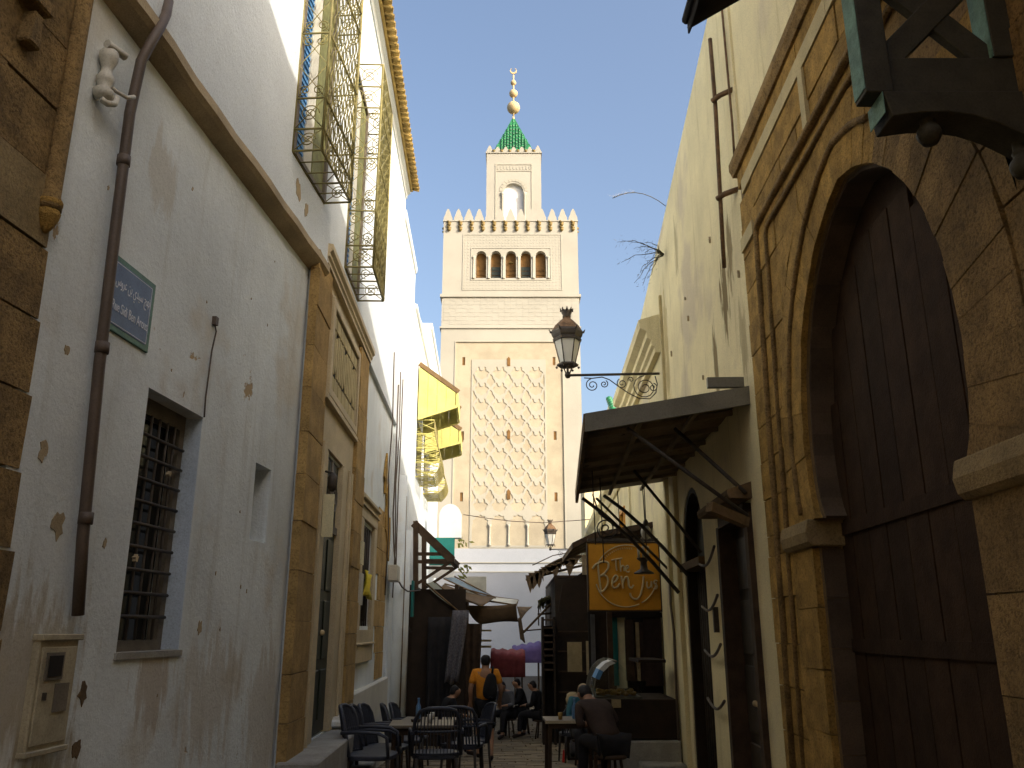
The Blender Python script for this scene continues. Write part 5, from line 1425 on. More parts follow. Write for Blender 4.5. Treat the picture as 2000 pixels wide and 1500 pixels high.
o = tarp('narrow dark rag hanging from the end of the brown tarpaulin', [at(1011, 1206, 23.9), at(1018, 1206, 23.9), at(1026, 1255, 23.9), at(1016, 1250, 23.9)], 'tarp_brown', .0, 'hanging_rag', seed=7, poles=False)
o = MB().box(Facing(24.6), at(908, 1128, 24.6).x, at(950, 1128, 24.6).x, -.04, 0, at(908, 1166, 24.6).z, at(908, 1126, 24.6).z).build('panel_board', MT['tarp_pale']); tag(o, 'plain pale board standing on top of the stall covers', 'board')

st = thing('market_stall', 'dark timber market stall along the left wall hung with cloths', 'stall', tuple(PW(22, .6, -.7)))
MB().box(PW, 19.0, 26.5, .02, .12, -.75, 2.6).build('back_board', MT['wood_black'], st)
for u in (19.0, 21.5, 24, 26.4): MB().box(PW, u, u + .09, 1.1, 1.19, -.8, 2.55).build('post', MT['wood'], st)
for z in (-.05, .75, 1.5): MB().box(PW, 19.1, 26.4, .13, 1.05, z, z + .05).build('shelf', MT['wood_black'], st)
MB().box(PW, 19.05, 26.45, 1.0, 1.08, 2.5, 2.6).build('top_rail', MT['wood'], st)
MB().box(PW, 18.95, 18.99, .1, 1.25, -.7, 2.5).build('side_board', MT['wood_black'], st)
def hung(label, px0, px1, py0, py1, Y, m, seed, fold=.06, lean=0, group=None):
    a = at(px0, py0, Y); c = at(px1, py1, Y); n = 14; g = []; q = random.Random(seed); ph0 = q.uniform(0, 6)
    for j in range(9):
        t = j / 8; r = []
        for i in range(n + 1):
            s = i / n
            r.append(Vector((a.x + (c.x - a.x) * s * (1 - .15 * t) + lean * t, Y + fold * math.sin(s * 17 + ph0) * (.3 + .7 * t), a.z + (c.z - a.z) * t + .03 * math.sin(s * 9) * t)))
        g.append(r)
    o = MB().sheet(g, .01).build('hanging_cloth', MT[m]); return tag(o, label, 'cloth', group)
hung('grey patterned cloth hanging at the front of the left stall', 884, 914, 1192, 1335, 18.6, 'stripe', 11, .05, -.15, 'cloths hung on the left stall')
hung('charcoal cloth hanging against the left stall side, nearest the wall', 836, 884, 1205, 1400, 18.8, 'cloth_dark', 12, .06, 0, 'cloths hung on the left stall')
hung('dark brown cloth hanging behind the grey patterned one', 906, 940, 1218, 1390, 21.5, 'wood', 13, .07, 0, 'cloths hung on the left stall')
o = MB()
for k in range(9): o.box(Facing(26.8), at(940, 0, 26.8).x, at(967, 0, 26.8).x, -.8, 0, at(0, 1262 - 4 * k, 26.8).z - .05, at(0, 1262 - 4 * k, 26.8).z + .005) if k in (0, 3, 8) else None
o.box(Facing(26.79), at(944, 0, 26.8).x, at(950, 0, 26.8).x, -.7, 0, at(0, 1262, 26.8).z, at(0, 1226, 26.8).z)
tag(o.build('shelf_rack', MT['cloth_beige']), 'small pale shelf rack under the brown tarpaulin above the walking man', 'shelf')
gs = thing('green_shutter', 'narrow green shutter board fixed to the white half column', 'shutter', tuple(PW(17.9, .15, 2)))
MB().box(PW, 17.75, 18.05, .16, .20, at(813, 1205, 18).z, at(813, 1135, 18).z).build('board', MT['teal_sign'], gs)
MB().tube([PW(17.9, .0, 1.9), PW(17.9, .18, 1.6)], .015, 5).build('stay', MT['iron'], gs)
# cloths over tables down the street
def cloth_table(label, px0, px1, pyt, pyb, Y, m, tilt):
    a = at(px0, pyt, Y); c = at(px1, pyt + tilt, Y); zb_ = at(0, pyb, Y).z
    t = thing('covered_table', label, 'stall table', (a.x, Y, gz(Y)))
    n = 12; g = []
    for j in range(9):
        s = j / 8; r = []
        for i in range(n + 1):
            x = a.x + (c.x - a.x) * i / n
            if s < .45: yy = Y + .9 - .9 * s / .45; z = a.z + (c.z - a.z) * i / n + .12 - .12 * s / .45 + .03 * math.sin(i * 1.9)
            else:
                k = (s - .45) / .55; yy = Y - .05 * k + .04 * math.sin(i * 2.4) * k; z0_ = a.z + (c.z - a.z) * i / n; z = z0_ + (zb_ - z0_) * k
            r.append(Vector((x, yy, z)))
        g.append(r)
    MB().sheet(g, .012).build('cloth', MT[m], t)
    for x in (a.x + .1, c.x - .1):
        for yy in (Y + .1, Y + .8): MB().tube([(x, yy, gz(Y)), (x, yy, min(a.z, c.z) - .02)], .025, 5).build('leg', MT['wood'], t)
cloth_table('stall table under a crimson cloth in the middle of the street', 958, 1026, 1276, 1322, 27, 'red', 2)
cloth_table('stall table under a violet cloth beside the crimson one', 1000, 1058, 1270, 1294, 29.5, 'purple', -10)

# ------------------------------------------------------------------ right: stalls and shop
rs = thing('market_stall', 'dark timber stall on the right behind the orange shop sign', 'stall', tuple(RW(21, .8, -.7)))
xs0 = at(1086, 1300, 19.5).x
MB().box(Facing(19.5), xs0, 2.58, -.06, 0, -.8, at(0, 1130, 19.5).z).build('side_board', MT['wood_black'], rs)
MB().box(XYZ, xs0, xs0 + .05, 19.57, 25, -.8, at(0, 1130, 19.5).z).build('front_board', MT['wood_black'], rs)
for k in range(6):
    z = -.5 + k * .42; MB().box(Facing(19.43), xs0 + .05, 2.2, -.003, .03, z, z + .03).build('batten', MT['wood'], rs)
MB().box(XYZ, xs0, 2.6, 19.5, 25, at(0, 1128, 19.5).z, at(0, 1128, 19.5).z + .05).build('top', MT['wood'], rs)
ck = thing('shelf_cabinet', 'dark slatted shelf cabinet at the street corner of the right stall', 'cabinet', tuple(at(1070, 1330, 19.3)))
ca, cb = at(1058, 1200, 19.2).x, at(1084, 1200, 19.2).x
for x in (ca, cb - .05): MB().box(XYZ, x, x + .05, 19.2, 19.7, -.75, at(0, 1205, 19.2).z).build('side', MT['wood_black'], ck)
MB().box(XYZ, ca, cb, 19.72, 19.75, -.75, at(0, 1222, 19.2).z).build('back', MT['wood_black'], ck)
for py in (1212, 1228, 1243, 1256, 1270, 1282, 1296, 1310): MB().box(XYZ, ca + .05, cb - .05, 19.2, 19.7, at(0, py, 19.2).z, at(0, py, 19.2).z + .035).build('shelf', MT['wood'], ck)
ra = thing('ragged_awning', 'ragged brown awning with torn hanging edge on the right', 'awning', tuple(at(1100, 1120, 20)))
a = at(1150, 1088, 19.6); d_ = at(1030, 1128, 19.8)
g = []
q = random.Random(21)
for i in range(15):
    s = i / 14; r = []
    for j in range(8):
        t = j / 7; p = Vector((a.x + (d_.x - a.x) * s, 19.6 + 2.6 * t, a.z + (d_.z - a.z) * (s ** 1.6) + .08 * math.sin(4 * s + 2 * t) + .10 * t)); r.append(p)
    g.append(r)
MB().sheet(g, .03).build('roof_sheet', MT['tarp_brown'], ra)
for k in range(11):
    s = .25 + .72 * k / 10; x = a.x + (d_.x - a.x) * s; z = a.z + (d_.z - a.z) * (s ** 1.6) + .02
    l = q.uniform(.12, .46); w = q.uniform(.07, .16)
    b = MB(); b.prism(Facing(19.62), [(x - w, z), (x + w, z), (x + w * q.uniform(.2, .9), z - l * .6), (x + w * q.uniform(-.3, .3), z - l), (x - w * q.uniform(.3, .8), z - l * .5)], -.015, .015); b.build('torn_strip', MT['tarp_brown'], ra)
MB().tube([a + Vector((.4, .1, -.05)), d_ + Vector((.1, .1, 0))], .03, 5).build('pole', MT['wood_mid'], ra)
# plank roof over the shop, above the sign
pr_ = thing('plank_roof', 'low brown plank roof over the shop behind the orange sign', 'roof', tuple(at(1200, 1040, 16)))
n = 9
for k in range(n):
    y0 = 15.2 + 3.2 * k / n; y1 = y0 + 3.2 / n - .02
    pts = [at(1118, 1060, 15.2), at(1160, 1040, 15.2), at(1290, 1016, 15.2)]
    b = MB()
    P = [(p.x, p.z) for p in pts] + [(p.x, p.z - .10) for p in reversed(pts)]
    b.prism(lambda a, d, c: Vector((a, d, c)), P, y0, y1); b.build('plank', MT['wood_mid'] if k % 3 else MT['wood'], pr_)
for x in (at(1122, 0, 15.2).x, at(1150, 0, 15.2).x): MB().box(XYZ, x, x + .09, 15.3, 15.4, -.6, at(1122, 1066, 15.2).z).build('post', MT['wood'], pr_) if x > at(1140, 0, 15.2).x else None
MB().box(Facing(15.4), at(1112, 0, 15.4).x, at(1150, 0, 15.4).x, -.05, 0, at(0, 1122, 15.4).z, at(0, 1084, 15.4).z).build('pale_panel', MT['mortar_pale'], pr_)
b = MB()
F155 = Facing(15.5); e = lambda px, py: (lambda p: (p.x, p.z))(at(px, py, 15.5))
b.prism(F155, [e(1098, 1142), e(1150, 1110), e(1150, 1196), e(1090, 1196)], -.04, 0); tag(b.build('dark_board', MT['wood_black']), 'big dark slanting board left of the orange shop sign', 'board')
tm_ = thing('thatch_shade', 'small olive thatched shade on a slanting pole at the right stall', 'shade', tuple(at(1070, 1185, 22)))
b = MB(); q = random.Random(31)
for k in range(60):
    s = q.random(); p = at(1052 + 34 * s, 1176 - 14 * s, 22) + Vector((0, q.uniform(-.3, .5), q.uniform(-.02, .08))); b.tube([p, p + Vector((q.uniform(-.08, .08), q.uniform(-.05, .05), -q.uniform(.12, .25)))], [.02, .008], 3)
tag(b.build('thatch', MT['olive'], tm_), kind='stuff')
b = MB(); b.sheet([[at(1052, 1180, 21.7), at(1088, 1164, 21.7)], [at(1052, 1176, 22.7), at(1088, 1160, 22.7)]], .05).build('mat', MT['olive'], tm_)
MB().tube([at(1022, 1236, 21.6), at(1078, 1178, 21.6)], .03, 5).build('pole', MT['wood_mid'], tm_)
MB().tube([at(1022, 1232, 21.6), at(1060, 1229, 21.6)], .018, 5).build('rail', MT['wood'], tm_)
for px in (1052, 1066, 1076): MB().tube([at(px, 1182, 21.8), at(px, 1222, 21.8)], .016, 4).build('post', MT['wood'], tm_)
MB().bar(at(1050, 1200, 21.8), at(1086, 1197, 21.8), .04, .05).build('rail', MT['wood'], tm_)

# the orange shop sign
ss = thing('shop_sign', 'square orange shop sign with raised cream script The Ben Jus in a ring', 'sign', tuple(at(1220, 1192, 14.3)))
SY = 14.3; FS = Facing(SY); sp_ = lambda px, py: (lambda p: (p.x, p.z))(at(px, py, SY))
(sx0, sz1_), (sx1, sz0_) = sp_(1148, 1061), sp_(1292, 1192)
MB().box(FS, sx0, sx1, -.12, 0, sz0_, sz1_).build('panel', MT['orange'], ss, .008)
eb = MB()
eb.box(FS, sx0 - .02, sx0 - .001, -.13, .012, sz0_ - .02, sz1_ + .02); eb.box(FS, sx1 + .001, sx1 + .025, -.13, .012, sz0_ - .02, sz1_ + .02)
eb.box(FS, sx0 - .02, sx1 + .025, -.13, .012, sz0_ - .022, sz0_ - .001); eb.box(FS, sx0 - .02, sx1 + .025, -.13, .012, sz1_ + .001, sz1_ + .022)
eb.build('edge', MT['wood'], ss)
# ring drawn round the words, open where the script crosses it
zx = lambda x, y: sp_(1130 + x / 5.174, 930 + y / 5.172)
def stroke(P, r, nm='letter', n=10):
    """smooth line through points measured on the sign face"""
    pts = []; Q = [zx(*p) for p in P]
    for k in range(len(Q) - 1):
        p0 = Q[max(k - 1, 0)]; p1 = Q[k]; p2 = Q[k + 1]; p3 = Q[min(k + 2, len(Q) - 1)]
        for i in range(n):
            t = i / n
            pts.append(tuple(.5 * (2 * p1[a] + (p2[a] - p0[a]) * t + (2 * p0[a] - 5 * p1[a] + 4 * p2[a] - p3[a]) * t * t + (3 * p1[a] - p0[a] - 3 * p2[a] + p3[a]) * t ** 3) for a in (0, 1)))
    pts.append(Q[-1])
    return MB().tube([FS(a, .018, c) for a, c in pts], r, 6).build(nm, MT['letter'], ss)
W_ = .017
stroke([(140, 935), (170, 895), (225, 868), (275, 866), (300, 885), (295, 935), (255, 985), (215, 1010)], W_)              # B upper bowl with its lead-in
stroke([(195, 880), (200, 960), (212, 1060), (225, 1165)], W_)                                                            # B stem
stroke([(215, 1010), (255, 1000), (290, 1025), (292, 1090), (262, 1145), (225, 1168), (205, 1160)], W_)                  # B lower bowl
stroke([(335, 1080), (375, 1060), (392, 1020), (370, 1005), (345, 1040), (338, 1090), (355, 1128), (390, 1120), (415, 1085)], W_)   # e
stroke([(430, 1010), (440, 1070), (450, 1135)], W_); stroke([(445, 1080), (465, 1030), (490, 1020), (502, 1060), (508, 1110), (530, 1130), (555, 1100)], W_)  # n
stroke([(655, 1010), (650, 1080), (630, 1180), (600, 1235), (560, 1240), (530, 1215), (520, 1180)], W_)                    # J
stroke([(690, 1065), (690, 1110), (705, 1130), (728, 1110), (735, 1065), (738, 1130)], W_ * .75)                          # u
stroke([(795, 1060), (770, 1055), (762, 1080), (790, 1105), (785, 1135), (755, 1140)], W_ * .75)                          # s
stroke([(330, 850), (380, 838), (440, 830)], W_ * .75); stroke([(375, 845), (378, 900), (385, 955)], W_ * .75)             # T
stroke([(415, 845), (420, 900), (425, 965)], W_ * .75); stroke([(424, 930), (440, 905), (456, 915), (460, 960)], W_ * .75)    # h
stroke([(478, 940), (500, 925), (495, 905), (478, 915), (476, 950), (495, 970), (515, 960)], W_ * .75)                    # e
ctr = (480, 1010); rr = 312
for a0, a1 in ((150, 232), (20, 120)):
    pts = []
    for k in range(25):
        a = R(a0 + (a1 - a0) * k / 24) if a0 > 100 else R(a0 + (a1 - a0) * k / 24)
        pts.append((ctr[0] + rr * math.cos(a) * .98, ctr[1] - rr * math.sin(a) * .98))
    if a0 == 150: stroke([(ctr[0] + rr * math.cos(R(t)), ctr[1] - rr * math.sin(R(t))) for t in range(195, 300, 10)], .011, 'ring', 3)
    else: stroke([(ctr[0] + rr * math.cos(R(t)), ctr[1] - rr * math.sin(R(t))) for t in range(160, 70, -8)], .009, 'ring', 3)
stroke([(ctr[0] + rr * math.cos(R(t)), ctr[1] - rr * math.sin(R(t))) for t in range(300, 350, 8)], .009, 'ring', 3)
for k in range(16):   # small raised ticks of the worn rim lettering
    a = R(148 - k * 4.6); x, y = ctr[0] + rr * .90 * math.cos(a), ctr[1] - rr * .90 * math.sin(a)
    stroke([(x - 4, y - 9), (x + 3, y + 9)], .006, 'rim_mark', 2)
for x in (sx0 + .2, sx1 - .2): MB().tube([FS(x, -.06, sz1_), FS(x, -.06, sz1_ + .25)], .012, 5).build('hanger', MT['iron'], ss)
MB().bar(FS(sx0, -.06, sz1_ + .06), Vector((RW(14.36, 0, 0).x, 14.36, sz1_ + .06)), .05, .05).build('arm', MT['iron'], ss)
# spotlight and hanging lamp in front of the sign
sl = thing('spotlight', 'small grey spotlight bulb hung in front of the orange sign', 'lamp', tuple(at(1262, 1040, 13.2)))
p = at(1262, 1040, 13.2)
MB().ball(p, .085, 12, 8, 1.25).build('bulb', MT['plastic_w'], sl); MB().lathe(p, [(.035, .09), (.04, .16), (.02, .20)], 8).build('socket', MT['iron'], sl)
MB().tube([p + Vector((0, 0, .2)), p + Vector((0, 0, .9))], .008, 4).build('flex', MT['iron'], sl)
hl = thing('hanging_lamp', 'dark hanging lamp with three small glass tubes in front of the orange sign', 'lamp', tuple(at(1258, 1110, 13.3)))
p = at(1258, 1118, 13.3)
MB().lathe(p, [(.16, -.02), (.15, .0), (.06, .05), (.05, .16), (.10, .20), (.11, .22)], 12).build('shade', MT['iron'], hl)
for k in range(3): MB().tube([p + Vector((-.07 + .07 * k, 0, .22)), p + Vector((-.075 + .075 * k, 0, .40))], .02, 8).build('glass_tube', MT['plastic_w'], hl)
MB().tube([p + Vector((0, 0, .22)), p + Vector((0, 0, .62))], .008, 4).build('flex', MT['iron'], hl)

# shop front under the sign
sf = thing('shop_booth', 'dark shop booth with a green door leaf and a cream curtain behind the display case', 'shop booth', tuple(at(1225, 1400, 16.3)))
F16 = Facing(16.3); s6 = lambda px, py: (lambda p: (p.x, p.z))(at(px, py, 16.3))
def panel16(x0, x1, y0, y1, m, nm, d0=-.04, d1=0):
    (a, c), (b2, e) = s6(x0, y1), s6(x1, y0); return MB().box(F16, a, b2, d0, d1, c, e).build(nm, MT[m], sf)
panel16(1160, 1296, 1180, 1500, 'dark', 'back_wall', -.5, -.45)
panel16(1186, 1206, 1206, 1340, 'teal_sign', 'door_leaf', -.12, -.07); panel16(1207, 1222, 1206, 1345, 'paper', 'curtain', -.14, -.10)
panel16(1160, 1184, 1196, 1420, 'wood_black', 'post'); panel16(1156, 1161, 1200, 1330, 'cloth_grey', 'pipe', .01, .05)
panel16(1224, 1240, 1210, 1330, 'wood', 'frame'); panel16(1262, 1290, 1200, 1340, 'cloth_brown', 'frame'); panel16(1160, 1292, 1196, 1206, 'wood_black', 'lintel', -.05, .03)
panel16(1242, 1248, 1215, 1330, 'cloth_beige', 'bead_string'); panel16(1252, 1258, 1215, 1330, 'cloth_brown', 'bead_string')
for k, (x0, x1, y0, y1, lab) in enumerate(((1109, 1136, 1254, 1312, 'larger pale board leaning in the right stall'), (1146, 1158, 1252, 1318, 'narrow pale board leaning beside the shop post'))):
    a = at(x0, y1, 18.6); c = at(x1, y0, 18.6)
    tag(MB().box(Facing(18.6), a.x, c.x, -.03, 0, a.z, c.z).build('leaning_board', MT['cloth_beige' if k == 0 else 'mortar_pale']), lab, 'board')

# ------------------------------------------------------------------ cafe chairs and tables
def make_chair(label):
    t = thing('cafe_chair', label, 'chair', (0, 0, 0), 'woven cafe chairs in the street')
    m = MT['rattan']
    # seat: rounded pad; chair faces +x
    P = [(.25 * (abs(math.cos(a)) ** .6) * (1 if math.cos(a) > 0 else -1), .25 * (abs(math.sin(a)) ** .6) * (1 if math.sin(a) > 0 else -1)) for a in [2 * math.pi * k / 20 for k in range(20)]]
    MB().prism(lambda a, d, c: Vector((a, c, d)), P, .42, .465).build('seat', m, t, .012, 2)
    # back: curved rim with upright woven strips
    def bp(s, h):   # s -1..1 across, h 0..1 up
        return Vector((-.25 - .10 * h + .07 * s * s, .25 * s * (1 - .10 * h * h), .46 + .46 * h))
    rim = [bp(-1, 0), bp(-1, .4), bp(-.97, .75), bp(-.8, .93), bp(-.45, .99), bp(0, 1.0), bp(.45, .99), bp(.8, .93), bp(.97, .75), bp(1, .4), bp(1, 0)]
    bk = MB().tube(rim, .020, 6).build('backrest', m, t)
    for k in range(13):
        s = -.86 + 1.72 * k / 12; top = .97 - .10 * abs(s) ** 3
        MB().bar(bp(s, .02), bp(s, top), .006, .036).build('woven_strip', m, bk)
    b = MB()
    for h in (.03, .5): b.tube([bp(s / 4, h) for s in range(-4, 5)], .012, 5)
    b.build('cross_rail', m, bk)
    for y in (-.27, .27):
        MB().tube([(-.27, y * .95, .68), (-.1, y, .69), (.12, y, .68), (.20, y, .64), (.22, y * .95, .45)], .018, 6).build('armrest', m, t)
    for x, y in ((.2, .2), (.2, -.2), (-.2, .2), (-.2, -.2)):
        MB().tube([(x, y, .43), (x * 1.15, y * 1.12, 0)], [.020, .015], 6).build('leg', MT['iron'], t)
    return t
def put(o, x, y, rz, z=None):
    o.location = (x, y, gz(y) if z is None else z); o.rotation_euler = (0, 0, rz); return o
chair0 = make_chair('slate woven cafe chair nearest the portal steps, its back to the wall')
def chair(x, y, rz, label):
    o = chair0 if not chair.used else copy_tree(chair0)
    chair.used = True; o['label'] = label; return put(o, x, y, R(rz))
chair.used = False
wx = lambda y: PW(y, 0, 0).x
chair(wx(9.35) + .52, 9.35, -4, 'slate woven cafe chair nearest the portal steps, its back to the wall')
chair(wx(10.2) + .50, 10.20, 5, 'second slate woven chair from the portal steps along the left wall')
chair(wx(10.9) + .50, 10.90, -6, 'third slate woven chair from the portal steps along the left wall')
chair(wx(12.8) + .55, 12.80, 8, 'slate woven chair by the far table under the narrow window')
chair(wx(14.0) + .55, 14.0, -5, 'slate woven chair farthest along the left wall, under the junction box')
chair(-.80, 9.55, 98, 'slate woven chair with its striped back turned to the viewer')
chair(-.62, 11.4, 80, 'slate woven chair behind the striped back one, near the walking man')
chair(-.58, 12.7, 200, 'slate woven chair just in front of the walking man, facing the wall')
chair(1.05, 15.2, 100, 'slate woven chair behind the small right hand table')

def make_table(label, w, l):
    t = thing('cafe_table', label, 'table', (0, 0, 0), 'cafe tables in the street')
    MB().box(XYZ, -w/2, w/2, -l/2, l/2, .70, .735).build('tabletop', MT['table'], t, .006)
    for y0 in (-l/2 + .04, l/2 - .07): MB().box(XYZ, -w/2 + .05, w/2 - .05, y0, y0 + .03, .63, .70).build('apron', MT['wood'], t)
    for x in (-1, 1):
        for y in (-1, 1): MB().bar((x * (w/2 - .06), y * (l/2 - .06), .70), (x * (w/2 - .05), y * (l/2 - .05), 0), .045, .045).build('leg', MT['wood'], t)
    return t
t1 = make_table('brown cafe table nearest the portal, between the slate chairs', .72, .62); put(t1, -1.02, 10.3, R(4))
t2 = copy_tree(t1); t2['label'] = 'brown cafe table one place farther along the left wall'; put(t2, -1.10, 12.0, R(-5))
t3 = copy_tree(t1); t3['label'] = 'small pale edged table with bottles on the right of the street'; put(t3, .80, 12.5, R(3))
MB().box(XYZ, -.37, .37, -.325, -.314, .70, .735).build('pale_edge', MT['marble'], t3)
for c in t3.children:
    if c.name.startswith('pale_edge'): c.matrix_basis = Matrix.Identity(4)
def small(name, label, cat, x, y, z, prof, m, n=10, group=None):
    o = MB().lathe((0, 0, 0), prof, n).build(name, MT[m]); o.location = (x, y, z); return tag(o, label, cat, group)
tz = gz(12.5) + .735
BP = [(.03, 0), (.034, .02), (.034, .15), (.014, .20), (.013, .24), (.016, .245), (.016, .26)]
small('bottle', 'blue plastic bottle standing on the right hand table', 'bottle', .86, 12.45, tz, BP, 'bottle')
small('glass_tumbler', 'small brown glass at the near edge of the right hand table', 'glass', .66, 12.35, tz, [(.026, 0), (.033, .09), (.030, .09)], 'food')
small('ashtray', 'low dark ashtray on the right hand table', 'ashtray', 1.0, 12.4, tz, [(.05, 0), (.06, .03), (.045, .03)], 'iron')
tz = gz(10.3) + .735
small('glass_tumbler', 'small clear topped glass on the nearest left table', 'glass', -.93, 10.25, tz, [(.026, 0), (.033, .09), (.030, .09)], 'plastic_w')
small('ashtray', 'dark ashtray on the nearest left table', 'ashtray', -1.10, 10.35, tz, [(.05, 0), (.06, .03), (.045, .03)], 'iron')
tz = gz(12.0) + .735
small('glass_tumbler', 'small glass on the far left table', 'glass', -1.05, 11.95, tz, [(.026, 0), (.033, .09), (.030, .09)], 'plastic_w')
small('bottle', 'blue bottle on the far left table by the wall', 'bottle', -1.25, 12.05, tz, BP, 'bottle')

# ------------------------------------------------------------------ display case on its concrete block
bk = thing('concrete_block', 'low grey concrete block carrying the dark display counter', 'block', (1.9, 13, gz(13)))
MB().box(XYZ, 1.36, 2.36, 12.7, 14.2, -.8, at(0, 1447, 12.7).z, .01).build('block', MT['cement'], bk, .02)
MB().box(XYZ, 1.75, 2.36, 12.35, 12.69, -.8, gz(12.5) + .16, .01).build('step', MT['cement'], bk, .02)
dc = thing('display_case', 'curved glass food display case on a dark counter on the right', 'display case', (1.8, 13.4, 0))
D0 = 12.8; d_ = lambda px, py: (lambda p: (p.x, p.z))(at(px, py, D0)); FD = Facing(D0)
zb = at(0, 1447, 12.7).z + .004
P = [(d_(1187, 1446)[0], zb), (d_(1180, 1430)[0], zb + .10), (d_(1158, 1380)[0], d_(0, 1380)[1]), (d_(1157, 1366)[0], d_(0, 1366)[1]), (2.35, d_(0, 1366)[1]), (2.35, zb)]
MB().prism(FD, P, -1.3, 0).build('counter', MT['wood_black'], dc, .01)
z0 = d_(0, 1366)[1] + .003; xl_, xr_ = d_(1162, 0)[0], d_(1256, 0)[0]
xl_, xr_ = d_(1163, 1360)[0], d_(1254, 1360)[0]
MB().box(FD, xl_, xr_, -1.2, -.04, z0, z0 + .03).build('tray_shelf', MT['zinc'], dc)
curve = [d_(px, py) for px, py in ((1161, 1364), (1160, 1345), (1164, 1325), (1172, 1308), (1184, 1296), (1196, 1291), (1205, 1292))]
b = MB(); th = .012
ring_ = curve + [(x + th * .8, z - th * .6) for x, z in reversed(curve)]
b.prism(FD, ring_, -1.2, -.03, True); b.build('curved_glass', MT['glass'], dc)
xt, zt = curve[-1]
MB().prism(FD, [curve[0], (xr_, z0), (xr_, d_(0, 1335)[1]), (d_(1225, 1310)[0], d_(0, 1310)[1]), curve[-1], curve[-2], curve[-3], curve[-4], curve[-5]], -.045, -.032).build('end_glass', MT['glass'], dc)
b = MB(); b.tube([FD(x, -.03, z) for x, z in curve], .010, 5); b.tube([FD(x, -1.2, z) for x, z in curve], .012, 5)
b.tube([FD(xt, -.03, zt), FD(xt, -1.2, zt)], .014, 5); b.build('metal_edge', MT['zinc'], dc)
MB().box(FD, d_(1197, 0)[0], d_(1240, 0)[0], -1.15, -.1, zt - .02, zt + .02).build('lamp_bar', MT['wood_black'], dc)
MB().prism(FD, [(x - .012, z + .005) for x, z in curve[3:6]] + [(x + .05, z - .03) for x, z in reversed(curve[3:6])], -.5, -.02).build('paper_strip', MT['white_sign'], dc)
MB().prism(FD, [(x - .012, z + .003) for x, z in curve[2:4]] + [(x + .05, z - .02) for x, z in reversed(curve[2:4])], -.5, -.02).build('blue_strip', MT['blue'], dc)
q = random.Random(12); b = MB()
for k in range(60):
    p = FD(q.uniform(xl_ + .06, xr_ - .05), -q.uniform(.08, .5), z0 + .05 + q.uniform(0, .05)); b.ball(p, q.uniform(.025, .045), 7, 5, .6)
tag(b.build('pastries', MT['food'], dc), kind='stuff')
MB().box(FD, d_(1152, 0)[0], d_(1166, 0)[0], -.3, .03, d_(0, 1382)[1], d_(0, 1366)[1]).build('price_holder', MT['cloth_beige'], dc)
wb_ = MB().box(FD, d_(1258, 0)[0], d_(1282, 0)[0], -.3, -.02, d_(0, 1366)[1] + .003, d_(0, 1330)[1]).build('carton', MT['mortar_pale']); tag(wb_, 'flat pale carton on the right end of the dark counter', 'carton')

# ------------------------------------------------------------------ people
def skin(name, joints, bones, m, parent, sub=2, root='pelvis'):
    keys = list(joints); me = bpy.data.meshes.new(name)
    me.from_pydata([joints[k][0] for k in keys], [(keys.index(a), keys.index(c)) for a, c in bones], [])
    o = bpy.data.objects.new('build', me); COL.objects.link(o)
    o.modifiers.new('skin', 'SKIN').use_smooth_shade = True
    for k, v in zip(keys, me.skin_vertices[0].data):
        r = joints[k][1]; v.radius = r if isinstance(r, tuple) else (r, r); v.use_root = (k == root)
    s = o.modifiers.new('sub', 'SUBSURF'); s.levels = sub; s.render_levels = sub
    g = bpy.context.evaluated_depsgraph_get(); g.update()
    n = bpy.data.meshes.new_from_object(o.evaluated_get(g)); n.name = name
    bpy.data.objects.remove(o); bpy.data.meshes.remove(me)
    n.materials.clear(); n.materials.append(m)
    for p in n.polygons: p.use_smooth = True
    r = bpy.data.objects.new(name, n); COL.objects.link(r); adopt(r, parent); return r
V = Vector
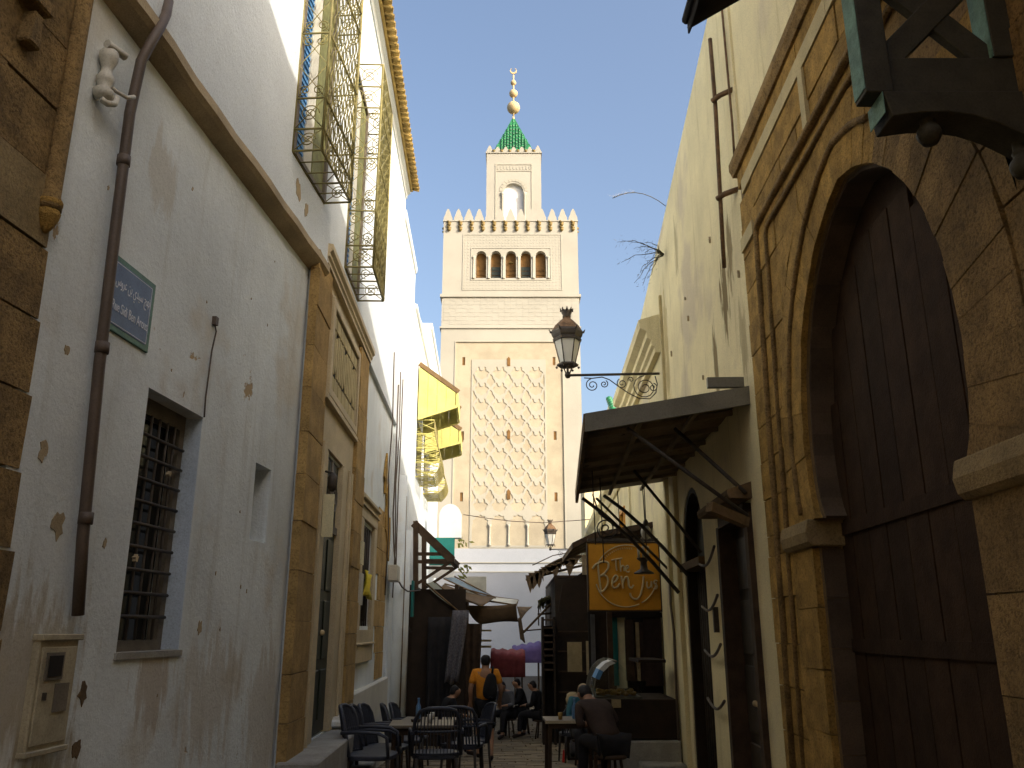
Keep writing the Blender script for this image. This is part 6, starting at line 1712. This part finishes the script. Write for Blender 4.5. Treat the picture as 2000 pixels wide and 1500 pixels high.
def person(label, pose, top, legs, hair='hair', sleeves='short', shorts=False, scarf=None):
    """pose: joint name -> point, person faces +y at the origin"""
    t = thing('person', label, 'person', (0, 0, 0))
    J = {k: V(p) for k, p in pose.items()}
    up = (J['head'] - J['neck']).normalized(); fwd = J.get('look', V((0, 1, 0))).normalized()
    rad = dict(pelvis=(.15, .115), waist=(.135, .10), chest=(.165, .115), neck=.062, headlow=(.068, .078), head=(.080, .095), headtop=(.062, .072))
    J['headlow'] = J['head'] - up * .075 + fwd * .01; J['headtop'] = J['head'] + up * .085
    for s in 'lr':
        rad.update({s+'sho': .062, s+'elb': .043, s+'wri': .030, s+'hip': .085, s+'kne': .058, s+'ank': .040, s+'toe': .036})
    b = {k: (tuple(J[k]), rad[k]) for k in rad}
    bones = [('pelvis', 'waist'), ('waist', 'chest'), ('chest', 'neck'), ('neck', 'headlow'), ('headlow', 'head'), ('head', 'headtop')]
    for s in 'lr':
        bones += [('chest', s+'sho'), (s+'sho', s+'elb'), (s+'elb', s+'wri'), ('pelvis', s+'hip'), (s+'hip', s+'kne'), (s+'kne', s+'ank'), (s+'ank', s+'toe')]
        d = (J[s+'wri'] - J[s+'elb']).normalized(); side = d.cross(V((0, 1, 0) if abs(d.y) < .8 else (0, 0, 1))).normalized(); nrm = d.cross(side)
        b[s+'palm'] = (tuple(J[s+'wri'] + d * .07), (.034, .022)); bones.append((s+'wri', s+'palm'))
        for k, (o_, l) in enumerate(((-.03, .055), (-.010, .075), (.011, .080), (.030, .068))):
            a = J[s+'wri'] + d * .10 + side * o_; c = a + d * l * .55 + nrm * .012; e = a + d * l * .9 + nrm * .035
            b[s+'f%d' % k] = (tuple(a), .011); b[s+'g%d' % k] = (tuple(c), .010); b[s+'h%d' % k] = (tuple(e), .008)
            bones += [(s+'palm', s+'f%d' % k), (s+'f%d' % k, s+'g%d' % k), (s+'g%d' % k, s+'h%d' % k)]
        a = J[s+'wri'] + d * .05 - side * .04; c = a + d * .04 - side * .02
        b[s+'t0'] = (tuple(a), .013); b[s+'t1'] = (tuple(c), .010); bones += [(s+'wri', s+'t0'), (s+'t0', s+'t1')]
    # nose and ears
    rt = fwd.cross(up).normalized()
    b['nose'] = (tuple(J['head'] + fwd * .105 - up * .03), .013); bones.append(('head', 'nose'))
    for s, q in (('l', -1), ('r', 1)): b[s+'ear'] = (tuple(J['head'] + rt * .088 * q - up * .01), .018); bones.append(('head', s+'ear'))
    body = skin('body', b, bones, MT['skin'], t, 2)
    for q in (-1, 1):
        MB().ball(J['head'] + fwd * .088 + rt * .032 * q + up * .012, .012, 6, 4).build('eye', MT['hair'], body)
    MB().ball(J['head'] + fwd * .086 - up * .065, .017, 6, 4, .4).build('mouth', MT['cloth_brown'], body)
    # shirt or jacket
    sj = {'pelvis': (tuple(J['pelvis'] + V((0, 0, -.02))), (.175, .135)), 'waist': (b['waist'][0], (.165, .128)), 'chest': (b['chest'][0], (.188, .138)), 'col': (tuple(J['neck'] - up * .02), (.075, .07))}
    sb = [('pelvis', 'waist'), ('waist', 'chest'), ('chest', 'col')]
    for s in 'lr':
        sj[s+'sho'] = (b[s+'sho'][0], .078)
        if sleeves == 'short': sj[s+'arm'] = (tuple(J[s+'sho'].lerp(J[s+'elb'], .75)), .068); sb += [('chest', s+'sho'), (s+'sho', s+'arm')]
        else: sj[s+'elb'] = (b[s+'elb'][0], .060); sj[s+'wri'] = (tuple(J[s+'elb'].lerp(J[s+'wri'], .9)), .046); sb += [('chest', s+'sho'), (s+'sho', s+'elb'), (s+'elb', s+'wri')]
    skin('shirt' if sleeves == 'short' else 'jacket', sj, sb, MT[top], t, 2)
    lj = {'pelvis': (tuple(J['pelvis']), (.165, .13))}; lb_ = []
    for s in 'lr':
        lj[s+'hip'] = (b[s+'hip'][0], .108); lj[s+'kne'] = (tuple(J[s+'hip'].lerp(J[s+'kne'], .97 if shorts else 1.0)), .088 if shorts else .076); lb_ += [('pelvis', s+'hip'), (s+'hip', s+'kne')]
        if not shorts: lj[s+'ank'] = (tuple(J[s+'kne'].lerp(J[s+'ank'], .93)), .058); lb_.append((s+'kne', s+'ank'))
    skin('shorts' if shorts else 'trousers', lj, lb_, MT[legs], t, 2)
    for s in 'lr':
        a, c = J[s+'ank'], J[s+'toe']
        skin('shoe', {'pelvis': (tuple(a + V((0, 0, -.02)) - (c - a) * .25), .046), 'm': (tuple(a.lerp(c, .5) + V((0, 0, -.005))), .048), 'e': (tuple(c + (c - a) * .15), .036)}, [('pelvis', 'm'), ('m', 'e')], MT['shoe'], t, 1)
    if scarf:
        skin('headscarf', {'pelvis': (tuple(J['neck'] - up * .03), (.12, .11)), 'a': (tuple(J['headlow'] - fwd * .03), (.095, .10)), 'b': (tuple(J['head'] - fwd * .03), (.10, .105)), 'c': (tuple(J['headtop'] - fwd * .02), .075)}, [('pelvis', 'a'), ('a', 'b'), ('b', 'c')], MT[scarf], t, 2)
    else:
        skin('hair', {'pelvis': (tuple(J['head'] - fwd * .052 - up * .085), (.070, .050)), 'a': (tuple(J['head'] - fwd * .038 + up * .02), (.100, .095)), 'b': (tuple(J['headtop'] + up * .016 - fwd * .012), (.082, .088))}, [('pelvis', 'a'), ('a', 'b')], MT[hair], t, 2)
    return t
WALK = dict(pelvis=(0, 0, .93), waist=(0, .0, 1.08), chest=(0, .01, 1.33), neck=(0, .01, 1.49), head=(0, .03, 1.61),
            lsho=(-.19, .0, 1.42), lelb=(-.26, -.05, 1.15), lwri=(-.25, .05, .92), rsho=(.19, .0, 1.42), relb=(.27, -.02, 1.15), rwri=(.26, .14, .95),
            lhip=(-.095, 0, .90), lkne=(-.10, .16, .50), lank=(-.10, .10, .10), ltoe=(-.10, .25, .05), rhip=(.095, 0, .90), rkne=(.10, .0, .48), rank=(.10, -.16, .10), rtoe=(.10, -.02, .035))
SIT = dict(pelvis=(0, 0, .52), waist=(0, .0, .66), chest=(0, .03, .90), neck=(0, .05, 1.04), head=(0, .09, 1.15),
           lsho=(-.18, .02, .98), lelb=(-.24, .12, .72), lwri=(-.15, .33, .70), rsho=(.18, .02, .98), relb=(.24, .12, .72), rwri=(.15, .33, .70),
           lhip=(-.10, .03, .50), lkne=(-.14, .45, .52), lank=(-.14, .47, .10), ltoe=(-.14, .62, .04), rhip=(.10, .03, .50), rkne=(.14, .45, .52), rank=(.14, .43, .10), rtoe=(.14, .58, .04))
def lean(P, f):
    return {k: (x, y + f * max(0, z - .52), z - .25 * f * max(0, z - .52)) if k in ('waist', 'chest', 'neck', 'head', 'lsho', 'rsho', 'lelb', 'relb') else (x, y, z) for k, (x, y, z) in P.items()}
p1 = person('person in an orange tee shirt and dark shorts walking away down the street', WALK, 'shirt_o', 'cloth_black', shorts=True)
put(p1, -.46, 15.5, R(4))
bp_ = thing('backpack', 'black backpack slung on the right shoulder of the walking person in orange', 'backpack', (0, 0, 0))
skin('pack', {'pelvis': ((.07, -.19, .98), (.13, .08)), 'm': ((.07, -.20, 1.15), (.145, .09)), 'e': ((.09, -.17, 1.34), (.10, .07)), 't': ((.10, -.15, 1.42), (.06, .05))}, [('pelvis', 'm'), ('m', 'e'), ('e', 't')], MT['cloth_black'], bp_, 2)
MB().tube([(.11, -.16, 1.42), (.125, -.06, 1.51), (.125, .06, 1.50), (.13, .13, 1.38), (.15, .12, 1.2)], .022, 6).build('strap', MT['cloth_black'], bp_)
MB().tube([(.03, -.28, 1.02), (.07, -.295, 1.04), (.11, -.28, 1.02)], .012, 5).build('pocket_seam', MT['cloth_dark'], bp_)
put(bp_, -.46, 15.5, R(4))
def seat_under(o, rz, label):
    x, y = o.location.x, o.location.y
    s = thing('stool', label, 'stool', (0, 0, 0), 'low dark stools under the seated people')
    MB().lathe((0, 0, 0), [(.17, .36), (.18, .385), (.16, .40)], 14).build('seat', MT['wood'], s)
    for k in range(4):
        a = math.pi / 4 + k * math.pi / 2; MB().tube([(.10 * math.cos(a), .10 * math.sin(a), .37), (.16 * math.cos(a), .16 * math.sin(a), 0)], .018, 5).build('leg', MT['wood'], s)
    put(s, x, y, R(rz))
for (x, y, rz, top, legs, f, lab) in ((-.10, 20.6, 150, 'cloth_grey', 'cloth_dark', .3, 'person in dark grey seated just right of the walking person, leaning forward'),
                                     (.28, 21.2, 95, 'cloth_black', 'cloth_black', .15, 'person in black seated in the middle of the street, facing left'),
                                     (.66, 20.3, 75, 'cloth_black', 'cloth_dark', .2, 'person in black seated nearest the shelf cabinet on the right'),
                                     (-1.25, 16.6, -70, 'cloth_black', 'cloth_black', .2, 'person in black seated under the hanging cloths on the left'),
                                     (1.12, 14.3, 185, 'cloth_teal', 'cloth_dark', .05, 'person in teal with a beige headscarf seated beyond the right table'),
                                     (1.12, 10.3, 20, 'cloth_brown', 'cloth_dark', .95, 'person in a russet jacket bent forward on a seat at the bottom right')):
    p = person(lab, lean(SIT, f), top, legs, sleeves='long', scarf='cloth_beige' if top == 'cloth_teal' else None)
    put(p, x, y, R(rz))
    seat_under(p, rz, {'cloth_teal': 'low dark stool under the person in teal', 'cloth_brown': 'low dark stool under the person in the russet jacket'}.get(top, {-.10: 'low dark stool under the person in dark grey', .28: 'low dark stool under the person in black facing left', .66: 'low dark stool beside the shelf cabinet', -1.25: 'low dark stool under the person below the hanging cloths'}.get(x)))
# bags and goods piled beside the display case
def bag(label, x, y, z, w, d, h, m, seed):
    q = random.Random(seed); b = MB(); rings = []
    for k, (s, zz) in enumerate(((.75, 0), (1, .12), (1.03, .5), (.9, .85), (.45, 1.0))):
        rings.append([V((x + w / 2 * s * math.copysign(abs(math.cos(a)) ** .7, math.cos(a)) + q.uniform(-.01, .01), y + d / 2 * s * math.copysign(abs(math.sin(a)) ** .7, math.sin(a)), z + h * zz + q.uniform(-.012, .012))) for a in [2 * math.pi * i / 14 for i in range(14)]])
    o = b.sweep(rings, True).build('bag', MT[m]); return tag(o, label, 'bag', 'bags and goods piled on the right')
gs_ = thing('goods_stand', 'low dark stand stacked with bags between the table and the display case', 'stand', (1.2, 15.9, gz(15.9)))
for z in (.02, .45, .85): MB().box(XYZ, .95, 1.75, 15.7, 16.1, gz(15.9) + z, gz(15.9) + z + .03).build('shelf', MT['wood_black'], gs_)
for x in (.95, 1.71):
    for y in (15.7, 16.06): MB().box(XYZ, x, x + .04, y, y + .04, gz(15.9), gz(15.9) + .85).build('leg', MT['wood_black'], gs_)
zs_ = gz(15.9)
for k, (x, z, w, h, m, lab) in enumerate(((1.08, .88, .24, .22, 'cloth_beige', 'beige bag at the left end of the top shelf of the stand'), (1.36, .88, .26, .30, 'cloth_teal', 'teal blue bag on the top shelf between two others'), (1.62, .88, .24, .20, 'cloth_brown', 'russet bag at the right end of the top shelf'), (1.12, .48, .26, .24, 'tarp_pale', 'pale bag at the left of the middle shelf'), (1.45, .48, .30, .26, 'cloth_beige', 'beige bag at the right of the middle shelf'), (1.2, .05, .4, .3, 'cloth_grey', 'grey bag on the bottom shelf of the stand'))):
    bag(lab, x, 15.9, zs_ + z, w, .28, h, m, 60 + k)
o = MB().lathe((0, 0, 0), [(.028, 0), (.03, .02), (.012, .18), (.002, .20)], 8).build('red_marker', MT['red_bright']); o.location = (.86, 15.2, gz(15.2) + .0); tag(o, 'tiny bright red cone on the ground by the goods stand', 'cone')
